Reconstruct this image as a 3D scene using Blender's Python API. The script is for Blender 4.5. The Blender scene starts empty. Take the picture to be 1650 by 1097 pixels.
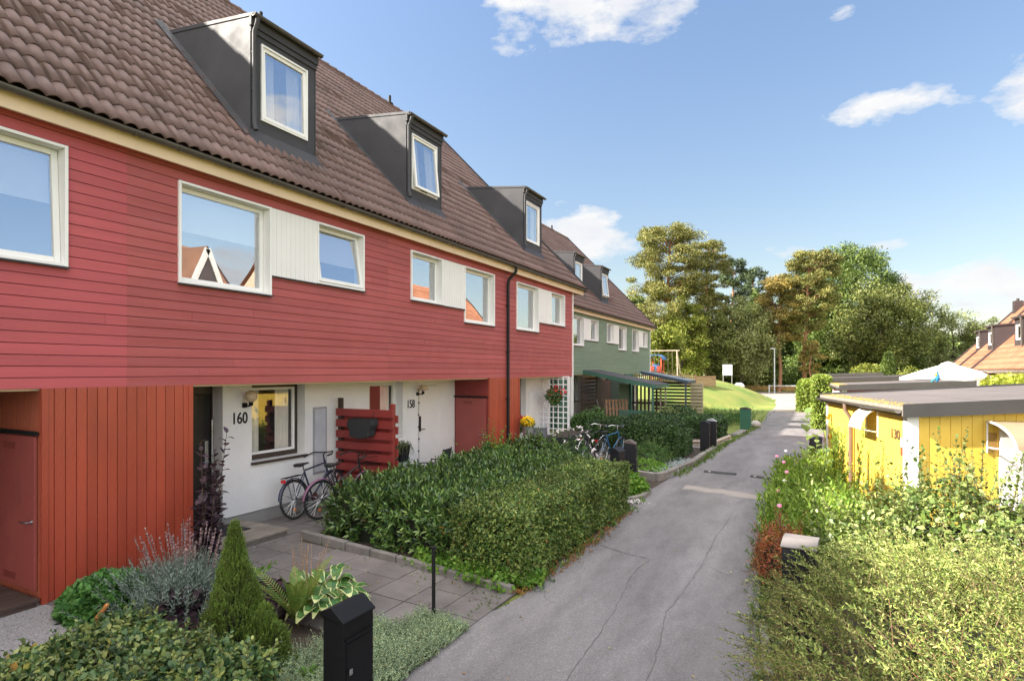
SUN_E = 5.0; SKY_S = .15; EXPO = 1.8; CLD = 1.0; CLD_G = 1.9; AMB = 3.4; LEAFK = 1.35
import bpy, math, random
import numpy as np
from mathutils import Vector, Matrix, noise
random.seed(7); rng = np.random.default_rng(7)
R = math.radians
sc = bpy.context.scene
col = sc.collection
# ------------------------------------------------------------------ materials
_m = {}
def newmat(name):
    m = bpy.data.materials.new(name); m.use_nodes = True
    nt = m.node_tree; nt.nodes.clear()
    out = nt.nodes.new('ShaderNodeOutputMaterial')
    return m, nt, out
def N(nt, t, **k):
    n = nt.nodes.new(t)
    for a, b in k.items(): setattr(n, a, b)
    return n
def ramp(nt, fac, stops, interp='LINEAR'):
    r = N(nt, 'ShaderNodeValToRGB'); r.color_ramp.interpolation = interp
    e = r.color_ramp.elements
    while len(e) < len(stops): e.new(0.5)
    for i, (p, c) in enumerate(stops):
        e[i].position = p; e[i].color = (c[0], c[1], c[2], 1) if not isinstance(c, (int, float)) else (c, c, c, 1)
    nt.links.new(fac, r.inputs[0]); return r.outputs[0]
def texn(nt, scale, detail=4, stretch=None, rough=.55):
    tc = N(nt, 'ShaderNodeTexCoord'); v = tc.outputs['Object']
    if stretch:
        mp = N(nt, 'ShaderNodeMapping'); mp.inputs['Scale'].default_value = stretch
        nt.links.new(v, mp.inputs[0]); v = mp.outputs[0]
    n = N(nt, 'ShaderNodeTexNoise'); n.inputs['Scale'].default_value = scale
    n.inputs['Detail'].default_value = detail; n.inputs['Roughness'].default_value = rough
    nt.links.new(v, n.inputs['Vector']); return n.outputs['Fac']
def mul(nt, a, b, f=1.0, t='MULTIPLY'):
    x = N(nt, 'ShaderNodeMix', data_type='RGBA', blend_type=t); x.inputs[0].default_value = f
    nt.links.new(a, x.inputs[6]); nt.links.new(b, x.inputs[7]); return x.outputs[2]
def sc3(c, k): return tuple(min(1, max(0, x*k)) for x in c)
def mat(name, c, rough=.6, var=.15, scale=3, bump=.0, bscale=60, metal=0, stretch=None, island=0.0, c2=None, spec=.5, dirt=0, coat=0):
    if name in _m: return _m[name]
    m, nt, out = newmat(name)
    p = N(nt, 'ShaderNodeBsdfPrincipled'); nt.links.new(p.outputs[0], out.inputs[0])
    p.inputs['Roughness'].default_value = rough; p.inputs['Metallic'].default_value = metal
    p.inputs['Specular IOR Level'].default_value = spec
    if coat: p.inputs['Coat Weight'].default_value = coat
    f = texn(nt, scale, 5, stretch)
    colr = ramp(nt, f, [(.25, sc3(c, 1-var)), (.75, c2 if c2 else sc3(c, 1+var))])
    if island:
        g = N(nt, 'ShaderNodeNewGeometry')
        r = ramp(nt, g.outputs['Random Per Island'], [(0, 1-island), (1, 1.0)])
        colr = mul(nt, colr, r)
    if dirt:
        f2 = texn(nt, scale*.35, 6, None, .7)
        r = ramp(nt, f2, [(.35, 1-dirt), (.6, 1.0)])
        colr = mul(nt, colr, r)
    nt.links.new(colr, p.inputs['Base Color'])
    rr = ramp(nt, texn(nt, scale*2.3, 3), [(.3, max(0, rough-.08)), (.7, min(1, rough+.08))])
    nt.links.new(rr, p.inputs['Roughness'])
    if bump:
        b = N(nt, 'ShaderNodeBump'); b.inputs['Strength'].default_value = bump; b.inputs['Distance'].default_value = .01
        nt.links.new(texn(nt, bscale, 4, stretch), b.inputs['Height']); nt.links.new(b.outputs[0], p.inputs['Normal'])
    _m[name] = m; return m
def leafmat(name, cols, trans=.25, rough=.5, clump=.35, cscale=1.5, spec=.35):
    if name in _m: return _m[name]
    m, nt, out = newmat(name)
    g = N(nt, 'ShaderNodeNewGeometry')
    cols = [sc3(c_, LEAFK) for c_ in cols]; n = len(cols)
    c = ramp(nt, g.outputs['Random Per Island'], [(i/(n-1) if n > 1 else 0, cols[i]) for i in range(n)])
    if clump:
        r = ramp(nt, texn(nt, cscale, 3), [(.35, 1-clump), (.65, 1+clump*.6)]); c = mul(nt, c, r)
    p = N(nt, 'ShaderNodeBsdfPrincipled'); p.inputs['Roughness'].default_value = rough
    p.inputs['Specular IOR Level'].default_value = spec
    nt.links.new(c, p.inputs['Base Color'])
    if trans:
        t = N(nt, 'ShaderNodeBsdfTranslucent'); nt.links.new(c, t.inputs[0])
        x = N(nt, 'ShaderNodeMixShader'); x.inputs[0].default_value = trans
        nt.links.new(p.outputs[0], x.inputs[1]); nt.links.new(t.outputs[0], x.inputs[2]); nt.links.new(x.outputs[0], out.inputs[0])
    else: nt.links.new(p.outputs[0], out.inputs[0])
    _m[name] = m; return m
def glassmat(name, refl=.5, tint=(1, 1, 1)):
    m, nt, out = newmat(name)
    g = N(nt, 'ShaderNodeBsdfGlossy'); g.inputs['Roughness'].default_value = .0; g.inputs[0].default_value = (.95, .97, 1, 1)
    b = N(nt, 'ShaderNodeBump'); b.inputs['Strength'].default_value = .04; b.inputs['Distance'].default_value = .02
    nt.links.new(texn(nt, 1.2, 1), b.inputs['Height']); nt.links.new(b.outputs[0], g.inputs['Normal'])
    t = N(nt, 'ShaderNodeBsdfTransparent'); t.inputs[0].default_value = tint + (1,)
    x = N(nt, 'ShaderNodeMixShader'); x.inputs[0].default_value = refl
    nt.links.new(t.outputs[0], x.inputs[1]); nt.links.new(g.outputs[0], x.inputs[2]); nt.links.new(x.outputs[0], out.inputs[0])
    _m[name] = m; return m
# ------------------------------------------------------------------ object helpers
def tag(o, label=None, cat=None, group=None, kind=None):
    if label: o['label'] = label
    if cat: o['category'] = cat
    if group: o['group'] = group
    if kind: o['kind'] = kind
    return o
def thing(name, label, cat, loc=(0, 0, 0), rz=0, group=None):
    o = bpy.data.objects.new(name, None); col.objects.link(o); o.empty_display_size = .2
    o.location = loc; o.rotation_euler = (0, 0, rz)
    return tag(o, label, cat, group)
class MB:
    def __init__(s): s.v = []; s.f = []; s.mi = []; s.cur = 0; s.M = None
    def add(s, vs, fs):
        b = len(s.v)
        if s.M is not None: vs = [tuple(s.M @ Vector(v)) for v in vs]
        s.v += [tuple(v) for v in vs]; s.f += [tuple(b+i for i in f) for f in fs]; s.mi += [s.cur]*len(fs)
        return s
    def box(s, x0, x1, y0, y1, z0, z1):
        if x0 > x1: x0, x1 = x1, x0
        if y0 > y1: y0, y1 = y1, y0
        if z0 > z1: z0, z1 = z1, z0
        return s.add([(x0,y0,z0),(x1,y0,z0),(x1,y1,z0),(x0,y1,z0),(x0,y0,z1),(x1,y0,z1),(x1,y1,z1),(x0,y1,z1)],
            [(0,3,2,1),(4,5,6,7),(0,1,5,4),(1,2,6,5),(2,3,7,6),(3,0,4,7)])
    def tube(s, pts, r, n=8, cap=True):
        pts = [Vector(p) for p in pts]; m = len(pts)
        rs = r if isinstance(r, (list, tuple)) else [r]*m
        vs = []; up = None
        for i, p in enumerate(pts):
            d = (pts[min(i+1, m-1)]-pts[max(i-1, 0)]).normalized()
            if up is None:
                up = Vector((0, 0, 1)) if abs(d.z) < .9 else Vector((1, 0, 0))
            a = d.cross(up)
            if a.length < 1e-4: a = d.orthogonal()
            a.normalize(); b = a.cross(d).normalized(); up = b
            for k in range(n):
                t = 2*math.pi*k/n
                vs.append(p+(a*math.cos(t)+b*math.sin(t))*rs[i])
        fs = [(i*n+k, i*n+(k+1) % n, (i+1)*n+(k+1) % n, (i+1)*n+k) for i in range(m-1) for k in range(n)]
        if cap: fs += [tuple(range(n))[::-1], tuple((m-1)*n+k for k in range(n))]
        return s.add(vs, fs)
    def beam(s, a, b, w, h):
        a = Vector(a); b = Vector(b); d = (b-a).normalized()
        up = Vector((0, 0, 1)) if abs(d.z) < .95 else Vector((0, 1, 0))
        x = d.cross(up).normalized()*w/2; y = x.normalized().cross(d).normalized()*h/2
        vs = [p+q for p in (a, b) for q in (-x-y, x-y, x+y, -x+y)]
        return s.add(vs, [(0,1,2,3),(7,6,5,4),(0,4,5,1),(1,5,6,2),(2,6,7,3),(3,7,4,0)])
    def lathe(s, c, prof, n=20, axis='z', arc=1.0):
        vs = []; m = len(prof); nn = n if arc == 1.0 else n+1
        for (r, h) in prof:
            for k in range(nn):
                t = 2*math.pi*arc*k/n
                x, y = r*math.cos(t), r*math.sin(t)
                vs.append((c[0]+x, c[1]+y, c[2]+h) if axis == 'z' else ((c[0]+h, c[1]+x, c[2]+y) if axis == 'x' else (c[0]+x, c[1]+h, c[2]+y)))
        fs = []
        for i in range(m-1):
            for k in range(n if arc == 1.0 else n):
                k2 = (k+1) % nn
                fs.append((i*nn+k, i*nn+k2, (i+1)*nn+k2, (i+1)*nn+k))
        return s.add(vs, fs)
    def torus(s, c, R_, r, axis='y', n=32, k=8, a0=0, a1=2*math.pi):
        full = abs(a1-a0-2*math.pi) < 1e-6; m = n if full else n+1; vs = []
        for i in range(m):
            t = a0+(a1-a0)*i/n
            for j in range(k):
                u = 2*math.pi*j/k; rr = R_+r*math.cos(u); h = r*math.sin(u)
                x, z = rr*math.cos(t), rr*math.sin(t)
                vs.append((c[0]+x, c[1]+h, c[2]+z) if axis == 'y' else (c[0]+x, c[1]+z, c[2]+h))
        fs = [(i*k+j, i*k+(j+1) % k, ((i+1) % m)*k+(j+1) % k, ((i+1) % m)*k+j) for i in range(n) for j in range(k)]
        return s.add(vs, fs)
    def prism(s, poly, a, b, axis='y'):
        n = len(poly)
        def P(p, h): return (p[0], h, p[1]) if axis == 'y' else ((h, p[0], p[1]) if axis == 'x' else (p[0], p[1], h))
        return s.add([P(p, a) for p in poly]+[P(p, b) for p in poly],
            [tuple(range(n))[::-1], tuple(range(n, 2*n))]+[(i, (i+1) % n, n+(i+1) % n, n+i) for i in range(n)])
    def sphere(s, c, r, n=12, sx=1, sy=1, sz=1):
        m = max(6, n//2+1); pr = []
        vs = []; 
        for i in range(m+1):
            a = math.pi*i/m
            for k in range(n):
                t = 2*math.pi*k/n
                vs.append((c[0]+r*sx*math.sin(a)*math.cos(t), c[1]+r*sy*math.sin(a)*math.sin(t), c[2]+r*sz*math.cos(a)))
        return s.add(vs, [(i*n+k, (i+1)*n+k, (i+1)*n+(k+1) % n, i*n+(k+1) % n) for i in range(m) for k in range(n)])
    def build(s, name, mats, parent=None, loc=None, smooth=False, bevel=0, label=None):
        if not isinstance(mats, (list, tuple)): mats = [mats]
        vs = s.v
        if loc is not None: vs = [(v[0]-loc[0], v[1]-loc[1], v[2]-loc[2]) for v in vs]
        me = bpy.data.meshes.new(name); me.from_pydata(vs, [], s.f); me.update()
        for m in mats: me.materials.append(m)
        if len(mats) > 1: me.polygons.foreach_set('material_index', s.mi)
        if smooth: me.polygons.foreach_set('use_smooth', [True]*len(me.polygons))
        o = bpy.data.objects.new(name, me); col.objects.link(o)
        if loc is not None: o.location = loc
        if parent: o.parent = parent
        if bevel:
            b = o.modifiers.new('bevel', 'BEVEL'); b.width = bevel; b.segments = 2; b.limit_method = 'ANGLE'
        if smooth:
            e = o.modifiers.new('split', 'EDGE_SPLIT'); e.split_angle = R(40)
        if label: o['label'] = label
        return o
def copy_tree(o, parent=None):
    c = o.copy(); col.objects.link(c); c.parent = parent
    for ch in list(o.children): copy_tree(ch, c)
    return c
# polygon soup of leaves; each leaf is k verts
def soup(name, chunks, mats, loc=(0, 0, 0), parent=None):
    """chunks: list of (array (n,k,3), material index)"""
    V = []; F = []; MI = []; ls = []; base = 0
    for arr, mi in chunks:
        n, k, _ = arr.shape
        V.append((arr-np.array(loc)).reshape(-1, 3)); F.append(np.arange(base, base+n*k)); ls.append(np.full(n, k)); MI.append(np.full(n, mi)); base += n*k
    V = np.concatenate(V); F = np.concatenate(F); ls = np.concatenate(ls); MI = np.concatenate(MI)
    me = bpy.data.meshes.new(name)
    me.vertices.add(len(V)); me.vertices.foreach_set('co', V.astype(np.float32).ravel())
    me.loops.add(len(F)); me.loops.foreach_set('vertex_index', F.astype(np.int32))
    me.polygons.add(len(ls)); st = np.concatenate([[0], np.cumsum(ls)[:-1]])
    me.polygons.foreach_set('loop_start', st.astype(np.int32)); me.polygons.foreach_set('loop_total', ls.astype(np.int32))
    for m in mats: me.materials.append(m)
    me.polygons.foreach_set('material_index', MI.astype(np.int32))
    me.update(calc_edges=True); me.validate()
    o = bpy.data.objects.new(name, me); col.objects.link(o); o.location = loc
    if parent: o.parent = parent
    return o
def nrm(a): return a/np.maximum(np.linalg.norm(a, axis=-1, keepdims=True), 1e-9)
def rdir(n): return nrm(rng.normal(size=(n, 3)))
def leafarr(P, d, n, L, W, k=4, fold=.15):
    L = np.broadcast_to(np.asarray(L, float), (len(P),))[:, None]; W = np.broadcast_to(np.asarray(W, float), (len(P),))[:, None]
    s = nrm(np.cross(d, n)); n = nrm(np.cross(s, d))
    if k == 4:
        return np.stack([P, P+d*L*.45+s*W*.5+n*W*fold, P+d*L-n*L*fold*.6, P+d*L*.45-s*W*.5+n*W*fold], 1)
    return np.stack([P, P+d*L*.28+s*W*.42+n*W*fold, P+d*L*.65+s*W*.40+n*W*fold*.6, P+d*L-n*L*fold*.8, P+d*L*.65-s*W*.40+n*W*fold*.6, P+d*L*.28-s*W*.42+n*W*fold], 1)
def cloudleaves(P, out, L, W, k=4, up=.5, spread=.9, lj=.35):
    n = len(P)
    d = nrm(out*.6+rdir(n)*spread); nn = nrm(out*.5+np.array([0, 0, up])+rdir(n)*.6)
    LL = L*(1+lj*rng.uniform(-1, 1, n)); return leafarr(P, d, nn, LL, W*LL/L, k)
def vnoise(P, s, seed=0):
    P = np.asarray(P)*s+seed*17.3
    return np.array([noise.noise(Vector(p)) for p in P])
def shoots(B, D, Ln, nl, L, W, ang=R(50), droop=0, k=4, t0=.1, taper=.4, stem=.003, opp=False, jit=.25):
    n = len(B); Ln = np.broadcast_to(np.asarray(Ln, float), (n,))
    D = nrm(D); a = nrm(np.cross(D, rdir(n))); b = np.cross(D, a)
    t = (np.arange(nl)+.5)/nl*(1-t0)+t0
    T = np.tile(t, (n, 1)) ; J = np.tile(np.arange(nl), (n, 1))
    phi = (J*2.4 if not opp else (J//2)*1.57+(J % 2)*math.pi)+rng.uniform(0, 6.28, (n, 1))
    dn = np.array([0, 0, -1.])
    P = B[:, None]+D[:, None]*(Ln[:, None]*T)[..., None]+dn*(droop*Ln[:, None]*T**2)[..., None]
    tang = nrm(D[:, None]+dn*(2*droop*T)[..., None])
    rad = a[:, None]*np.cos(phi)[..., None]+b[:, None]*np.sin(phi)[..., None]
    A = ang*(1-.35*T)+rng.normal(0, jit, T.shape)
    d = nrm(tang*np.cos(A)[..., None]+rad*np.sin(A)[..., None]); nn = tang*np.sin(A)[..., None]-rad*np.cos(A)[..., None]
    S = (1-taper*T**2)*(1+rng.uniform(-.25, .25, T.shape))
    lf = leafarr(P.reshape(-1, 3), d.reshape(-1, 3), nn.reshape(-1, 3), (L*S).ravel(), (W*S).ravel(), k)
    segs = []; ns = 3
    for i in range(ns):
        q0, q1 = i/ns, (i+1)/ns
        p0 = B+D*(Ln*q0)[:, None]+dn*(droop*Ln*q0**2)[:, None]; p1 = B+D*(Ln*q1)[:, None]+dn*(droop*Ln*q1**2)[:, None]
        r0, r1 = stem*(1-.6*q0), stem*(1-.6*q1)
        for v in (a, b): segs.append(np.stack([p0-v*r0, p0+v*r0, p1+v*r1, p1-v*r1], 1))
    return lf, np.concatenate(segs)
# ------------------------------------------------------------------ camera, sun, sky
TH = R(27.34)
cam = bpy.data.objects.new('camera', bpy.data.cameras.new('camera')); col.objects.link(cam); sc.camera = cam
cam.location = (0, 0, 2.8); cam.rotation_euler = (R(90), 0, TH)
cam.data.sensor_width = 36; cam.data.lens = 940/1650*36; cam.data.shift_y = 48.5/1650; cam.data.clip_end = 1500; cam.data.clip_start = .05
SUN = Vector((-1, -.54, .85)).normalized()
EL = math.asin(SUN.z); AZ = math.atan2(SUN.x, SUN.y)
sl = bpy.data.lights.new('sun', 'SUN'); sl.energy = SUN_E; sl.angle = R(.55); sl.color = (1, .93, .82)
so = bpy.data.objects.new('sun', sl); col.objects.link(so); so.rotation_euler = SUN.to_track_quat('Z', 'Y').to_euler(); so.location = (-20, -10, 30)
w = bpy.data.worlds.new('World'); sc.world = w; w.use_nodes = True; nt = w.node_tree; nt.nodes.clear()
wo = N(nt, 'ShaderNodeOutputWorld'); bg = N(nt, 'ShaderNodeBackground'); bg.inputs[1].default_value = SKY_S
nt.links.new(bg.outputs[0], wo.inputs[0])
sky = N(nt, 'ShaderNodeTexSky', sky_type='NISHITA'); sky.sun_disc = False; sky.sun_elevation = EL; sky.sun_rotation = AZ
sky.air_density = 1.0; sky.dust_density = 1.1; sky.ozone_density = 1.0; sky.altitude = 50
tc = N(nt, 'ShaderNodeTexCoord')
def vm(op, a, b=None):
    n = N(nt, 'ShaderNodeVectorMath', operation=op); nt.links.new(a, n.inputs[0])
    if b is not None:
        if isinstance(b, (tuple, list, Vector)): n.inputs[1].default_value = tuple(b)
        else: nt.links.new(b, n.inputs[1])
    return n
def ma(op, a, b=None, c=None, clamp=False):
    n = N(nt, 'ShaderNodeMath', operation=op, use_clamp=clamp)
    for i, q in enumerate((a, b, c)):
        if q is None: continue
        if isinstance(q, (int, float)): n.inputs[i].default_value = q
        else: nt.links.new(q, n.inputs[i])
    return n.outputs[0]
FW = Vector((-math.sin(TH), math.cos(TH), 0)); RT = Vector((math.cos(TH), math.sin(TH), 0))
def pdir(x, y): return (FW+RT*((x-825)/940)+Vector((0, 0, (597-y)/940))).normalized()
dirn = vm('NORMALIZE', tc.outputs['Generated']).outputs[0]
def cnoise(scale, off, det=6, rough=.62, st=(1, 1, 2.2)):
    mp = N(nt, 'ShaderNodeMapping'); mp.inputs['Scale'].default_value = st; mp.inputs['Location'].default_value = off
    nt.links.new(dirn, mp.inputs[0]); n = N(nt, 'ShaderNodeTexNoise'); n.inputs['Scale'].default_value = scale; n.inputs['Detail'].default_value = det; n.inputs['Roughness'].default_value = rough
    nt.links.new(mp.outputs[0], n.inputs['Vector']); return n.outputs['Fac']
nz = cnoise(11, (3.1, .2, 0)); nz2 = cnoise(5, (1, 5, 2), 4)
tot = None
# direction of the cloud's middle, half width, half height (radians), strength
clouds = [(pdir(965, 5), .155, .058, 1.0), (pdir(1445, 172), .075, .024, .95), (pdir(1655, 150), .035, .042, 1.0), (pdir(930, 378), .085, .042, 1.15),
          (pdir(1530, 462), .12, .03, 1.1), (pdir(1640, 478), .12, .028, .9), (pdir(1425, 395), .035, .009, .8), (pdir(1255, 402), .05, .018, .7), (pdir(1352, 20), .025, .012, .5), (pdir(1375, 185), .03, .02, .8),
          (pdir(1100, 196), .035, .006, .35), (Vector((.823, .70, .43)).normalized(), .09, .08, 1.0), (Vector((.93, .70, .17)).normalized(), .09, .035, 1.0), (Vector((.9, -.3, .5)).normalized(), .3, .1, 1),
          (Vector((0, 1, .75)).normalized(), .2, .1, .8), (Vector((.3, -1, .5)).normalized(), .4, .15, 1)]
for c, wd, ht, st in clouds:
    r_ = Vector((c.y, -c.x, 0)).normalized(); u_ = r_.cross(c).normalized()
    d = vm('SUBTRACT', dirn, c).outputs[0]
    a = ma('DIVIDE', vm('DOT_PRODUCT', d, r_).outputs['Value'], wd); b = ma('DIVIDE', vm('DOT_PRODUCT', d, u_).outputs['Value'], ht)
    q = ma('ADD', ma('MULTIPLY', a, a), ma('MULTIPLY', b, b))
    front = ma('GREATER_THAN', vm('DOT_PRODUCT', dirn, c).outputs['Value'], .2)
    k = ma('MULTIPLY', ma('MULTIPLY', ma('SUBTRACT', 1.0, ma('MULTIPLY', q, .55), clamp=True), st), front)
    tot = k if tot is None else ma('MAXIMUM', tot, k)
dens = ma('ADD', ma('MULTIPLY', ma('SUBTRACT', nz, .5), 4.2), ma('MULTIPLY', tot, 1.25))
dens = ma('MULTIPLY', ma('SUBTRACT', dens, .60), 1.25, clamp=True)
dens = ma('MULTIPLY', dens, ma('GREATER_THAN', tot, .001))
dens = ma('POWER', dens, .8)
shade = ramp(nt, nz2, [(.3, (CLD*.80, CLD*.84, CLD*.92)), (.6, (CLD, CLD, CLD))])
# pale air towards the horizon and a clear light blue overhead
sep = N(nt, 'ShaderNodeSeparateXYZ'); nt.links.new(dirn, sep.inputs[0])
hs = N(nt, 'ShaderNodeHueSaturation'); hs.inputs['Saturation'].default_value = 1.0; hs.inputs['Value'].default_value = 1.0
nt.links.new(sky.outputs[0], hs.inputs['Color'])
mx = N(nt, 'ShaderNodeMix', data_type='RGBA'); nt.links.new(dens, mx.inputs[0])
zz_ = ma('POWER', ma('MULTIPLY', ma('MAXIMUM', sep.outputs[2], 0.0), 1.9, clamp=True), .6)
tint = ramp(nt, zz_, [(0, (.395, .345, .315)), (.5, (.45, .41, .36)), (1, (.50, .505, .51))])
skyc = mul(nt, hs.outputs[0], tint)
# unseen bright cloud overhead and behind the photographer, added to lift the shade
hi = ma('MULTIPLY', ma('SUBTRACT', sep.outputs[2], .70), 7.0, clamp=True); be = ma('MULTIPLY', ma('SUBTRACT', ma('MULTIPLY', sep.outputs[1], -1.0), .12), 5.0, clamp=True)
amb = ma('MULTIPLY', ma('MAXIMUM', hi, be), ma('MULTIPLY', ma('SUBTRACT', cnoise(3, (7, 1, 3), 5), .30), 5.0, clamp=True))
amb = ma('MULTIPLY', amb, ma('GREATER_THAN', sep.outputs[2], -.02))
mz = N(nt, 'ShaderNodeMix', data_type='RGBA'); nt.links.new(amb, mz.inputs[0]); nt.links.new(skyc, mz.inputs[6]); mz.inputs[7].default_value = (CLD_G*AMB*1.0, CLD_G*AMB*.985, CLD_G*AMB*.97, 1)
nt.links.new(mz.outputs[2], mx.inputs[6])
vs = N(nt, 'ShaderNodeVectorMath', operation='SCALE'); nt.links.new(shade, vs.inputs[0]); vs.inputs['Scale'].default_value = CLD_G
nt.links.new(vs.outputs[0], mx.inputs[7]); nt.links.new(mx.outputs[2], bg.inputs[0])
sc.view_settings.view_transform = 'Standard'; sc.view_settings.look = 'None'; sc.view_settings.exposure = EXPO; sc.view_settings.gamma = 1
sc.cycles.max_bounces = 6; sc.cycles.transparent_max_bounces = 12; sc.cycles.use_denoising = True
sc.cycles.caustics_reflective = False; sc.cycles.caustics_refractive = False
# ------------------------------------------------------------------ ground
def sst(t): t = min(1, max(0, t)); return t*t*(3-2*t)
def g(x, y):
    z = .17*min(1, max(0, (-x-3.3)/4.2))*(1-sst((y-22)/14))
    z -= .2*sst((y-22)/22)
    q = ((x+13.5)/10.0)**2+((y-61)/18.5)**2
    if q < 1: z += 2.55*(1-q)**.9*(1 if q > .25 else 1)
    q = ((x+34)/16)**2+((y-70)/30)**2
    if q < 1: z += 2.2*sst((1-q)*1.5)
    z += 1.2*sst((y-95)/60)
    return z
def sheet(name, pts_rows, off, m, **k):
    """rows of world xy points -> draped sheet"""
    b = MB(); n = len(pts_rows[0])
    b.v = [(x, y, g(x, y)+off) for row in pts_rows for x, y in row]
    b.f = [(i*n+j, i*n+j+1, (i+1)*n+j+1, (i+1)*n+j) for i in range(len(pts_rows)-1) for j in range(n-1)]
    b.mi = [0]*len(b.f)
    o = b.build(name, m, smooth=False); o.data.polygons.foreach_set('use_smooth', [True]*len(o.data.polygons)); return o
def lerp_tab(tab, y):
    if y <= tab[0][0]: return tab[0][1:]
    for (a, b) in zip(tab, tab[1:]):
        if y <= b[0]:
            t = (y-a[0])/(b[0]-a[0]); return [p+(q-p)*t for p, q in zip(a[1:], b[1:])]
    return tab[-1][1:]
# base ground: grass
def groundmat():
    m, nt, out = newmat('lawn')
    p = N(nt, 'ShaderNodeBsdfPrincipled'); p.inputs['Roughness'].default_value = .9; nt.links.new(p.outputs[0], out.inputs[0])
    a = ramp(nt, texn(nt, .35, 6), [(.35, (.10, .18, .02)), (.6, (.22, .235, .045))])
    b = ramp(nt, texn(nt, 18, 5), [(.3, .6), (.7, 1.15)])
    c = mul(nt, a, b); nt.links.new(c, p.inputs['Base Color'])
    bu = N(nt, 'ShaderNodeBump'); bu.inputs['Strength'].default_value = .9; bu.inputs['Distance'].default_value = .05
    nt.links.new(texn(nt, 30, 4), bu.inputs['Height']); nt.links.new(bu.outputs[0], p.inputs['Normal']); _m['lawn'] = m; return m
ys = np.unique(np.concatenate([np.linspace(-60, -8, 8), np.arange(-8, 42, 1.0), np.arange(42, 104, 1.5), np.linspace(104, 900, 16)]))
xs = np.unique(np.concatenate([np.linspace(-600, -60, 8), np.arange(-60, -20, 3), np.arange(-20, 8, .7), np.linspace(8, 60, 14), np.linspace(60, 600, 8)]))
gr = sheet('ground', [[(x, y) for x in xs] for y in ys], 0, groundmat()); tag(gr, kind='structure')
# soil on the planting strips in front of the houses and sheds
soil = mat('soil', (.05, .035, .025), .95, .35, 6, .8, 40)
o = sheet('soil', [[(x, y) for x in np.linspace(-8.6, -3.3, 12)] for y in np.linspace(-8, 27.5, 60)], .008, soil); tag(o, kind='structure')
o = sheet('soil', [[(x, y) for x in np.linspace(-.9, 7, 10)] for y in np.linspace(-6, 16.5, 40)], .006, soil); tag(o, kind='structure')
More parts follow.
